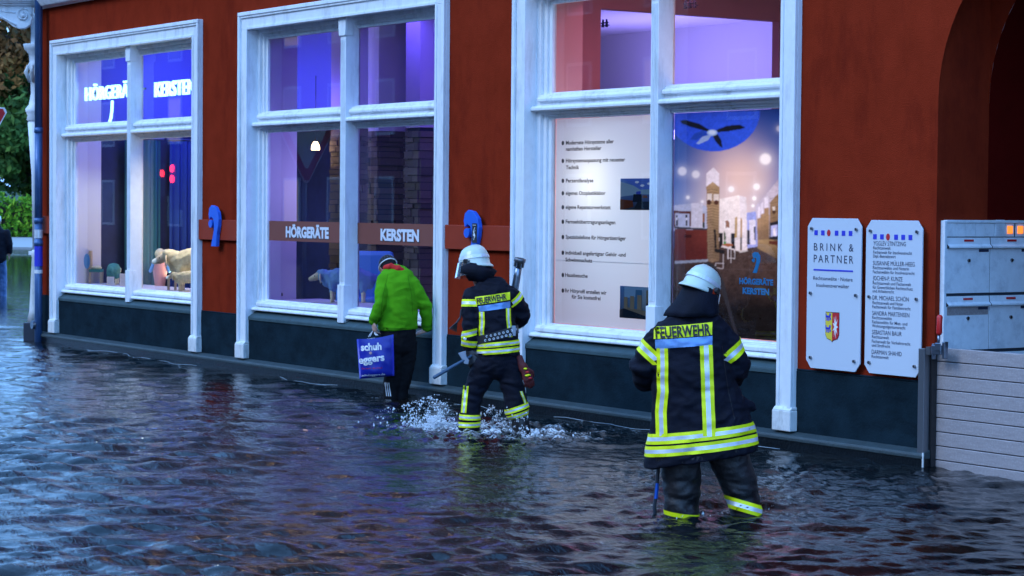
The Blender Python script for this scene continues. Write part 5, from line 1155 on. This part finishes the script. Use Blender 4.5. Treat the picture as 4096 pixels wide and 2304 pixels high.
# ------------------------------------------------------------------ person in the green fleece
O1 = onz(1582, 1590); O1.z = WZ
t1 = thing('person', 'stooping person in green fleece, black trousers and striped beanie, one hand on the window sill', 'person', O1, RZ)
def q1(x, y): return ((x-340)/680, (1050-y)/680)
b1 = MB()
b1.tube([(-.03,.12,1.22),(.0,.04,1.05),(.02,.0,.85),(.02,0,.66)], [(.14,.10),(.14,.10),(.14,.10),(.15,.11)], 16, caps='round')
b1.tube([(-.06,.17,1.24),(-.10,.24,1.30)], [.055,.05], 12, caps='round'); head(b1, (-.115,.27,1.335), 1., .45, -.7)
b1.tube([(-.14,.06,1.20),(-.16,-.10,.97),(-.225,-.08,.78)], [.05,.042,.032], 10, caps='round'); hand(b1, (-.228,-.085,.775), (.12,-.05,-1), (-1,-.3,0), 1., 1.0, 1)
b1.tube([(.17,.08,1.16),(.30,.05,.94),(.305,.16,.72)], [.05,.042,.032], 10, caps='round'); hand(b1, (.30,.15,.685), (-1,.1,-.35), (0,-.3,1), 1., .25, -1)
b1.tube([(-.06,.0,.66),(.0,.0,.36),(-.03,.0,.0),(-.03,.0,-.38)], [.09,.06,.045,.045], 12, caps='round'); b1.tube([(.11,.0,.66),(.12,.03,.36),(.05,.05,.0),(.06,.05,-.38)], [.09,.06,.045,.045], 12, caps='round')
solid(b1, 'body', 'skin', t1, .010, 2)
j1 = MB()
prof = [((-.06,.17,1.305),.085,.07),((-.045,.14,1.285),.135,.09),((-.015,.09,1.235),.185,.12),((.01,.05,1.13),.205,.14),((.02,.03,1.0),.205,.145),((.02,.01,.88),.20,.145),((.018,.0,.76),.198,.14),((.02,.0,.70),.198,.138)]
j1.tube([p_[0] for p_ in prof], [(p_[1], p_[2]) for p_ in prof], 32)
j1.tube([(-.12,.05,1.21),(-.145,-.05,1.08),(-.160,-.115,.96),(-.20,-.11,.86),(-.232,-.08,.785)], [.078,.068,.062,.056,.045], 18, caps='round')
j1.tube([(.15,.06,1.17),(.225,.04,1.06),(.295,.05,.94),(.315,.10,.82),(.315,.14,.72)], [.085,.076,.068,.058,.050], 18, caps='round')
fl1 = solid(j1, 'fleece', 'fleece', t1, .009, 2, fold_fn(.0095, (7,7,9), (16,16,22), zones=[(-.17,-.05,.97,.1,.009,50),(.29,.0,.93,.1,.009,50),(.05,-.14,.76,.15,.005,30)]), 3)
TF1 = bvh(fl1); mat('fleece_dark', (.05,.21,.006), .95, spec=.1)
one = [(-1, 1, 0)]
band_ring(TF1, (.02,.0,.712), (.02,0,1), .012, t1, .3, 48, rows=one, name='hem_band', mats=('fleece_dark','fleece_dark'))
band_ring(TF1, (-.222,-.095,.805), (-.35,.1,-1), .014, t1, .09, 28, rows=one, name='cuff', mats=('fleece_dark','fleece_dark')); band_ring(TF1, (.315,.135,.75), (.05,.4,-1), .014, t1, .09, 28, rows=one, name='cuff', mats=('fleece_dark','fleece_dark'))
for sx_ in ((-.085,1.27,-.145,.86), (.12,1.25,.175,.86)): strip_band(TF1, [(sx_[0],sx_[1]), ((sx_[0]+sx_[2])/2*1.1,1.06), (sx_[2],sx_[3])], .0028, t1, off=.002, rows=one, name='seam').data.materials[0] = M['fleece_dark']
p1 = MB(); p1.tube([(.02,.0,.74),(.02,.0,.64),(.03,.0,.52)], [(.185,.125),(.185,.13),(.165,.12)], 24, caps='round')
p1.tube([(-.02,.0,.58),(-.015,.0,.40),(-.03,.0,.2),(-.045,.0,.08),(-.05,.0,-.36)], [(.12,.11),(.10,.10),(.092,.09),(.082,.085),(.075,.08)], 18); p1.tube([(.10,.02,.58),(.11,.04,.40),(.08,.05,.2),(.045,.05,.06),(.05,.05,-.36)], [(.12,.11),(.098,.095),(.085,.085),(.078,.08),(.075,.08)], 18)
tr1 = solid(p1, 'trousers', 'black_cloth', t1, .012, 3, fold_fn(.007), 7); TT1 = bvh(tr1)
for k in range(3): strip_band(TT1, [q1(268+k*14, 942), q1(276+k*14, 1000), q1(282+k*14, 1036)], .0045, t1, rows=[(-1,1,1)], name='white_stripe')
hb_ = MB(); m_ = Matrix.Rotation(.45, 3, 'Z')@Matrix.Rotation(-.75, 3, 'X'); c_ = Vector((-.108,.255,1.365)); hb_.ball(c_, (.088,.108,.092), 24, 14, mtx=m_); be = hb_.build('beanie', 'knit_black', t1, smooth=True)
for k in range(11):
    a_ = math.radians(-90+18*k); ps = []
    for i in range(9): ph = math.radians(12+11*i); ps.append(c_+m_@Vector((.0905*math.sin(ph)*math.sin(a_), -.1105*math.sin(ph)*abs(math.cos(a_)), .0945*math.cos(ph))))
    MB().tube(ps, .0007, 4).build('knit_stripe', 'bolt', be)
rim_ = []
for k in range(25): a_ = 2*math.pi*k/24; rim_.append(c_+m_@Vector((.093*math.cos(a_), .113*math.sin(a_), -.022)))
MB().tube(rim_, .0065, 6, caps=False).build('beanie_rim', 'rope_white', be, smooth=True)
hd = MB(); hd.tube([(-.12,.10,1.335),(-.06,.055,1.345),(.01,.04,1.325),(.065,.05,1.285),(.075,.09,1.262)], [.026,.036,.040,.038,.022], 12, caps='round'); hd.tube([(-.10,.13,1.31),(-.02,.10,1.30),(.06,.10,1.27)], [.04,.05,.04], 12, caps='round')
solid(hd, 'hood', 'red_cloth', t1, .007, 2, fold_fn(.006, (18,18,18), (40,40,40)), 4)
# carrier bag
bg_ = thing('carrier_bag', 'blue plastic carrier bag printed schuh eggers hanging from the hand of the person in green', 'bag', O1, RZ)
gx, gy = 14, 16; V = []; 
for side_ in (0, 1):
    for j in range(gy+1):
        for i in range(gx+1):
            a, b = i/gx, j/gy; top = (75+(330-75)*a, 635+(600-635)*a+10*math.sin(a*math.pi)); bot = (97+(338-97)*a, 912+(888-912)*a); x_, y_ = top[0]*(1-b)+bot[0]*b, top[1]*(1-b)+bot[1]*b
            X_, Z_ = q1(x_, y_); e = math.sin(math.pi*a)**.6*(.25+.75*math.sin(math.pi*min(1, b*1.02))**.5); dep = (.052 if side_ else -.052)*e*(.5+.7*b); n_ = noise.noise(Vector((X_*12, side_*5, Z_*12)))*.014*(.4+e)+noise.noise(Vector((X_*30, side_*5, Z_*22)))*.005
            V.append((X_, -.19+dep+n_*(1 if a*(1-a) > 0 else 0), Z_))
fs = []
for s_ in (0, 1):
    o_ = s_*(gx+1)*(gy+1)
    for j in range(gy):
        for i in range(gx): k = o_+j*(gx+1)+i; fs.append((k, k+1, k+gx+2, k+gx+1) if s_ else (k, k+gx+1, k+gx+2, k+1))
n1 = (gx+1)*(gy+1)
for j in range(gy): a = j*(gx+1); fs += [(a, a+n1, a+n1+gx+1, a+gx+1)]; a += gx; fs += [(a, a+gx+1, a+n1+gx+1, a+n1)]
a = gy*(gx+1)
for i in range(gx): fs.append((a+i, a+i+n1, a+i+1+n1, a+i+1))
sk_ = MB(); sk_.add(V, fs); bag = sk_.build('bag_body', 'bag_blue', bg_, smooth=True); TBg = bvh(bag)
for s, a, b, cap, bo_ in (('schuh', (106,714), (250,704), .072, .04), ('eggers', (94,805), (272,778), .074, .04), ('Da steh\' ich drauf.', (114,843), (258,835), .017, 0), ('schuheggers.de', (112,893), (274,882), .022, .015), ('schuheggers.de', (148,634), (203,628), .008, .01)):
    text_on(TBg, s, q1(*a), q1(*b), cap, bag, 'ink_white' if cap != .017 else 'red_cloth', .003, bo_)
c_ = q1(174, 729)
for r_, m_ in ((.014,'ink_white'),(.011,'ink_red'),(.005,'ink_white')):
    lo = TBg.ray_cast(Vector((c_[0],-1,c_[1])), Vector((0,1,0)))[0]; MB().prism([(c_[0]+r_*math.cos(k*.5236), c_[1]+r_*math.sin(k*.5236)) for k in range(12)], lo.y-.010+r_*.3, lo.y-.004).build('logo_dot', m_, bag)
H0 = (-.225,-.075,.70)
for (xa_, xb_, dy_) in ((158,212,-.018),(166,222,.018)):
    a = q1(xa_, 618); b = q1(xb_, 608); MB().tube([(a[0],-.19+dy_,a[1]),(a[0]+.012,-.14,.66),H0,(b[0]-.02,-.14,.66),(b[0],-.19+dy_,b[1])], .0045, 6).build('bag_handle', 'rope_white', bg_, smooth=True)

# ------------------------------------------------------------------ pedestrian cut by the left edge
Op = onz(-12, 1185); Op.z = WZ
tp = thing('person', 'pedestrian in dark jacket and blue trousers wading at the far left edge', 'person', Op, RZ)
pb_ = MB(); pb_.tube([(0,0,.85),(0,0,1.05),(0,0,1.32),(0,0,1.42)], [(.15,.11),(.16,.11),(.18,.12),(.08,.07)], 18, caps='round'); head(pb_, (0,.02,1.57)); pb_.tube([(-.2,0,1.35),(-.24,0,1.1),(-.22,.08,.88)], [.06,.05,.04], 10, caps='round'); pb_.tube([(.2,0,1.35),(.25,-.02,1.1),(.24,.06,.88)], [.06,.05,.04], 10, caps='round')
hand(pb_, (.24,.07,.88), (0,.1,-1), (1,0,0), 1, .4, -1); hand(pb_, (-.22,.09,.88), (0,.1,-1), (-1,0,0), 1, .4, 1)
for s_ in (-1, 1): pb_.tube([(.09*s_,0,.85),(.11*s_,.05*s_,.4),(.12*s_,0,-.38)], [.09,.07,.05], 12, caps='round')
solid(pb_, 'body', 'skin', tp, .02, 2)
pj = MB(); pj.tube([(0,0,.78),(0,0,1.05),(0,0,1.33),(0,.01,1.45)], [(.20,.15),(.20,.15),(.21,.14),(.09,.09)], 20, caps='round')
for s_ in (-1, 1): pj.tube([(.2*s_,0,1.34),(.26*s_,0,1.1),(.25*s_,.06,.93)], [.08,.07,.06], 12, caps='round')
solid(pj, 'jacket', 'navy', tp, .018, 2, fold_fn(.008), 8); pj = MB()
for s_ in (-1, 1): pj.tube([(.08*s_,0,.85),(.11*s_,.05*s_,.4),(.12*s_,0,-.36)], [.11,.09,.075], 12, caps='round')
solid(pj, 'trousers', 'pipe_blue', tp, .018, 2, fold_fn(.008), 9); MB().ball((0,-.01,1.62), (.092,.11,.10)).build('hood', 'silver', tp, smooth=True)

# ------------------------------------------------------------------ display animals in the far window
def animal(pos, k, label, name, body_m, face_m, rz=0., turn=0., seed=0, cat='sheep figure'):
    """woolly figurine, standing, head to local -x, four legs, ears, short tail"""
    t = thing(name, label, cat, pos, rz); s = k; mb = MB()
    mb.tube([(.30*s,0,.30*s),(.12*s,0,.335*s),(-.10*s,0,.335*s),(-.26*s,0,.31*s)], [(.115*s,.125*s),(.145*s,.145*s),(.14*s,.14*s),(.10*s,.11*s)], 20, side=(0,1,0), caps='round')
    mb.tube([(-.24*s,0,.34*s),(-.33*s,.0,.37*s)], [.095*s,.082*s], 14, caps='round'); mb.ball((-.335*s,0,.395*s), (.085*s,.075*s,.062*s))
    for x in (.24, -.18):
        for y in (-.075, .075): mb.tube([(x*s,y*s,.25*s),(x*s-.01*s,y*s,.16*s)], [.062*s,.045*s], 12, caps='round')
    mb.tube([(.40*s,0,.36*s),(.45*s,0,.27*s)], [.03*s,.022*s], 8, caps='round')
    solid(mb, 'fleece_body', body_m, t, max(.009, .02*s), 2, lambda p, c: .018*s*(noise.noise(p*(16/s))+.5*noise.noise(p*(34/s))), seed)
    hd_ = MB(); hd_.tube([(-.37*s,0,.37*s),(-.44*s,0,.335*s),(-.495*s,0,.315*s)], [(.055*s,.055*s),(.045*s,.045*s),(.03*s,.032*s)], 14, caps='round'); hd_.build('face', face_m, t, smooth=True)
    for y in (-1, 1):
        MB().tube([(-.355*s,.07*s*y,.38*s),(-.35*s,.10*s*y,.33*s),(-.345*s,.105*s*y,.27*s)], [(.012*s,.022*s),(.014*s,.036*s),(.008*s,.022*s)], 10, caps='round').build('ear', face_m, t, smooth=True)
        MB().ball((-.43*s,.042*s*y,.36*s), .008*s).build('eye', 'ink', t)
    for x in (.235, -.19):
        for y in (-.075, .075): MB().tube([(x*s,y*s,.18*s),(x*s,y*s,.03*s),(x*s,y*s,0)], [.032*s,.022*s,.028*s], 10).build('leg', face_m, t, smooth=True)
    return t
SZ = .87
def onsill(u, v, y): q_ = ony(u, v, y); return (q_.x, y, SZ)
animal(onsill(795, 1140, .66), 1.18, 'large cream woolly sheep figure facing left in the far window', 'sheep_figure', 'wool', 'wool_face', RZ, seed=1)
animal(onsill(752, 1140, .40), .55, 'small cream lamb figure standing in front of the large sheep', 'sheep_figure', 'wool', 'wool_face', RZ, seed=2)
t = thing('bench', 'small pale wooden bench beside the lamb figure', 'bench', onsill(688, 1140, .46), RZ); MB().box(-.06,.06,-.05,.05,.16,.19).build('seat', 'wood_pale', t)
for x in (-.045,.045):
    for y in (-.035,.035): MB().box(x-.01,x+.01,y-.01,y+.01,0,.16).build('leg', 'wood_pale', t)
animal(onsill(455, 1118, .55), .62, 'teal clothed sheep figure sitting upright behind the left pane', 'sheep_figure', 'teal_cloth', 'wool', RZ-1.5, seed=3)
t = thing('toy_figure', 'pink and blue toy figure behind the sheep in the far window', 'figurine', onsill(640, 1130, .95), RZ)
MB().tube([(0,0,0),(0,0,.2),(0,0,.34)], [.07,.10,.07], 12, caps='round').build('torso', 'room_pink', t, smooth=True); MB().ball((0,0,.44), .075).build('head', 'wool', t, smooth=True)
for s_ in (-1, 1): MB().tube([(.08*s_,0,.32),(.13*s_,-.02,.2)], [.03,.025], 8, caps='round').build('arm', 'blue_toy', t, smooth=True)
t = thing('chair_figure', 'small grey model chair with cushion at the left end of the window board', 'chair', onsill(385, 1115, .5), RZ)
MB().box(-.09,.09,-.08,.08,.16,.2).build('seat', 'teal_cloth', t); MB().box(-.09,-.06,-.08,.08,.2,.46).build('backrest', 'wood_pale', t); MB().ball((.0,0,.22), (.08,.07,.03)).build('cushion', 'wool', t, smooth=True)
for x in (-.075,.075):
    for y in (-.065,.065): MB().box(x-.012,x+.012,y-.012,y+.012,0,.16).build('leg', 'wood_pale', t)
for (u, y, w, h, lab) in ((492,.42,.09,.17,'white picture frame leaning beside the mullion of the far window'),(442,.35,.10,.12,'small open card standing in front of the teal sheep')):
    t = thing('picture_frame', lab, 'picture frame', onsill(u, 1130, y), RZ); f_ = MB(); f_.box(-w/2,w/2,0,.012,0,.015); f_.box(-w/2,w/2,0,.012,h-.015,h); f_.box(-w/2,-w/2+.015,0,.012,.015,h-.015); f_.box(w/2-.015,w/2,0,.012,.015,h-.015); f_.build('frame', 'ink_white', t); MB().box(-w/2+.01,w/2-.01,.006,.01,.01,h-.01).build('print', 'silver', t)
c_ = ony(347, 1045, GY+.004); t = thing('round_sticker', 'round blue sticker on the lower left pane of the far window', 'sticker', c_); MB().prism([(.105*math.cos(k*.2618), .105*math.sin(k*.2618)) for k in range(24)], 0, .002).build('disc', 'blue_toy', t)
c_ = ony(1128, 1178, GY+.004); t = thing('round_sticker', 'tiny grey round sticker low on the HÖRGERÄTE pane', 'sticker', c_); MB().prism([(.022*math.cos(k*.5236), .022*math.sin(k*.5236)) for k in range(12)], 0, .002).build('disc', 'bolt', t)
animal(onsill(1385, 1200, .7), .85, 'pale blue sheep figure behind the mullion of the middle window', 'sheep_figure', 'toy_pale', 'wool', RZ, seed=5)
p_ = ony(1470, 1200, 1.3); t = thing('armchair', 'blue upholstered armchair behind the KERSTEN pane', 'chair', (p_.x, 1.3, .45), RZ)
MB().box(-.3,.3,-.3,.3,.1,.45).build('seat', 'blue_toy', t, bevel=.04); MB().box(-.3,.3,.2,.32,.4,1.0).build('backrest', 'blue_toy', t, bevel=.05)
for s_ in (-1, 1): MB().box(.3*s_-.06,.3*s_+.06,-.3,.25,.1,.62).build('armrest', 'blue_toy', t, bevel=.03)
# ceiling spotlights seen through the top of the third window
for (u, v) in ((2760, 12), (2412, 92)):
    p_ = ony(u, v, 1.4 if u > 2600 else 3.0); t = thing('ceiling_light', 'wire ceiling spotlight seen through the upper right pane above the posters' if u > 2600 else 'smaller wire ceiling spotlight seen through the upper left pane above the posters', 'ceiling light', p_)
    r_ = MB(); r_.tube([(-.10,0,0),(.10,0,0)], .008, 6); r_.tube([(-.08,0,-.03),(.12,0,-.03)], .006, 6); r_.build('rail', 'dark_iron', t)
    for k in (-.07,.0,.07): MB().tube([(k,0,-.05),(k,0,.04)], [.018,.010], 8).build('spot', 'dark_iron', t)

# ------------------------------------------------------------------ row of houses across the street (mirrored in the panes)
mat('brick_dark', (.05,.022,.018), .9, var=.3, vscale=3); mat('render_pale', (.06,.055,.05), .9, var=.15, vscale=2)
for k, (x0_, x1_, hh, mm, lab) in enumerate(((-92,-66,10.5,'brick_dark','dark brick house far down the opposite side of the street'),(-65.9,-44,12,'render_pale','pale rendered house opposite the far shop window'),(-43.9,-22,11,'brick_dark','dark brick house opposite the middle shop window'),(-21.9,4,12.5,'render_pale','pale rendered house opposite the nearest shop window'))):
    t = thing('opposite_house', lab, 'house', ((x0_+x1_)/2, -26, 0)); w2 = (x1_-x0_)/2
    MB().box(-w2, w2, -9, 0, -.4, hh).build('wall', mm, t); MB().prismx([(-9.5,hh),(-4.5,hh+4),(.5,hh)], -w2-.1, w2+.1).build('roof', 'dark_iron', t)
    nx_ = int(w2*2/3.2)
    for fl in range(3):
        for i in range(nx_):
            xx = -w2+1.6+i*(w2*2-3.2)/max(1, nx_-1); zz_ = 1.2+fl*3.3; lit = (i*7+fl*3+k*5) % 6 == 0
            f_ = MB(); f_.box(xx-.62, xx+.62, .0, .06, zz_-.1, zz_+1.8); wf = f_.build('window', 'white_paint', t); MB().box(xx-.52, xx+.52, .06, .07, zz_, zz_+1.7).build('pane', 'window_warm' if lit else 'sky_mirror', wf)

# ------------------------------------------------------------------ yield sign: straight from the left edge, and mirrored in the middle window
a_ = ray(-128, 560); b_ = ray(1225, 690)
t1_ = (2*GY+2*CD)/(a_.y+b_.y*a_.x/b_.x); S0 = Vector((a_.x*t1_, -CD+a_.y*t1_, CH+a_.z*t1_))
t = thing('yield_sign', 'red bordered triangular yield sign on a post at the far left edge', 'road sign', (S0.x, S0.y, S0.z), RZ+.55)
w_ = .50; out_ = [(-w_,.36),(-w_+.03,.42),(w_-.03,.42),(w_,.36),(.035,-.47),(-.035,-.47)]
MB().prism(out_, -.012, .012).build('plate', 'ink_white', t, bevel=.002)
for yy_, k_ in ((-.014, -1), (.0145, 1)):
    r_ = MB(); o1 = [(x*.95, (z-.09)*.95+.09) for x, z in out_]; i1 = [(x*.68, (z-.10)*.68+.115) for x, z in out_]
    n_ = len(o1)
    for i in range(n_): j = (i+1) % n_; r_.add([(o1[i][0],yy_,o1[i][1]),(o1[j][0],yy_,o1[j][1]),(i1[j][0],yy_,i1[j][1]),(i1[i][0],yy_,i1[i][1])], [(0,1,2,3)])
    r_.build('red_border', 'ink_red', t)
MB().tube([(0,.035,-S0.z-.4),(0,.035,.3)], .03, 10).build('post', 'steel', t, smooth=True)

# ------------------------------------------------------------------ traffic light across the junction, mirrored in the far window
d_ = ray(742, 728); t_ = 47.; p_ = C+d_*t_; t = thing('traffic_light', 'traffic light showing red far down the street, mirrored in the far window', 'traffic light', (p_.x, 2*GY-p_.y, 0))
zl = p_.z; MB().tube([(0,0,-.4),(0,0,zl+.5)], .06, 10).build('pole', 'dark_iron', t)
bx = MB().box(-.16,.16,.07,.3,zl-.6,zl+.45).build('signal_box', 'dark_iron', t)
for k, m_ in enumerate(('red_light','red_light','dark_iron')): MB().tube([(0,.30,zl+.28-.22*k),(0,.33,zl+.28-.22*k)], .085, 14).build('lens', m_, bx)
b2_ = MB().box(-.62,-.36,.07,.3,zl-.3,zl+.4).build('signal_box', 'dark_iron', t); MB().tube([(-.49,.30,zl+.18),(-.49,.33,zl+.18)], .075, 14).build('lens', 'red_light', b2_)

# ------------------------------------------------------------------ splashes thrown up by the wading firefighter
def splash():
    rs = np.random.RandomState(11); V = []; Fs = []
    def drop(p, r, st=None):
        k = len(V); d = [(1,0,0),(-1,0,0),(0,1,0),(0,-1,0),(0,0,1),(0,0,-1)]
        s = st if st is not None else np.ones(3)
        for q_ in d: V.append(tuple(np.array(p)+np.array(q_)*r*s))
        for f in ((0,2,4),(2,1,4),(1,3,4),(3,0,4),(2,0,5),(1,2,5),(3,1,5),(0,3,5)): Fs.append(tuple(i+k for i in f))
    R_ = np.array([R0.x, R0.y, 0]); U_ = np.array([0,0,1.]); D_ = np.array([dirF.x, dirF.y, 0])
    def plume(base, n, dx, hgt, wid, r0, lean=.5):
        for i in range(n):
            a = abs(rs.randn()); u_ = dx*a*.6+rs.randn()*wid*.3; q_ = rs.rand()**1.7; h = hgt*q_*math.exp(-abs(u_)*1.2); cl = noise.noise(Vector((u_*12+h*10, h*17-u_*9, i*.0003)))
            if cl < .06 and rs.rand() < .92: continue
            p = np.array(base)+R_*(u_+dx*lean*q_)+U_*h+D_*rs.randn()*.08; v = R_*(dx*(1.2+rs.rand())+rs.randn()*.25)+U_*(.9-q_*.8+rs.randn()*.25); v = v/np.linalg.norm(v)
            L = 1+2.2*rs.rand()**2; r = r0*(.35+rs.rand()**3*1.7); drop(p, r, 1+np.abs(v)*(L-1))
    f = FEET['ff2a']; plume((f.x-R0.x*.10, f.y-R0.y*.10, WZ), 3800, -.36, .30, .14, .0034); plume((f.x-R0.x*.22, f.y-R0.y*.22, WZ), 1900, -.16, .11, .14, .0038)
    plume((f.x+R0.x*.10, f.y+R0.y*.10, WZ), 700, .16, .20, .06, .0040)
    f = FEET['ff2b']; plume((f.x, f.y, WZ), 700, .22, .05, .25, .0040, .1); plume((f.x, f.y, WZ), 350, -.2, .26, .1, .0036)
    for k in ('ff3a', 'ff3b'): f = FEET[k]; plume((f.x, f.y, WZ), 130, .1, .04, .25, .0035, .1)
    me = bpy.data.meshes.new('splash'); me.from_pydata(V, [], Fs); shade(me)
    m = mat('droplet', (.85,.9,.95), .3, spec=.5); me.materials.append(m)
    tag(link(bpy.data.objects.new('splash', me)), 'white spray of water thrown up round the legs of the middle firefighter', 'splash', kind='stuff')
splash()
for o in scn.objects:                                          # anything still untagged at top level
    if o.type == 'LIGHT': continue
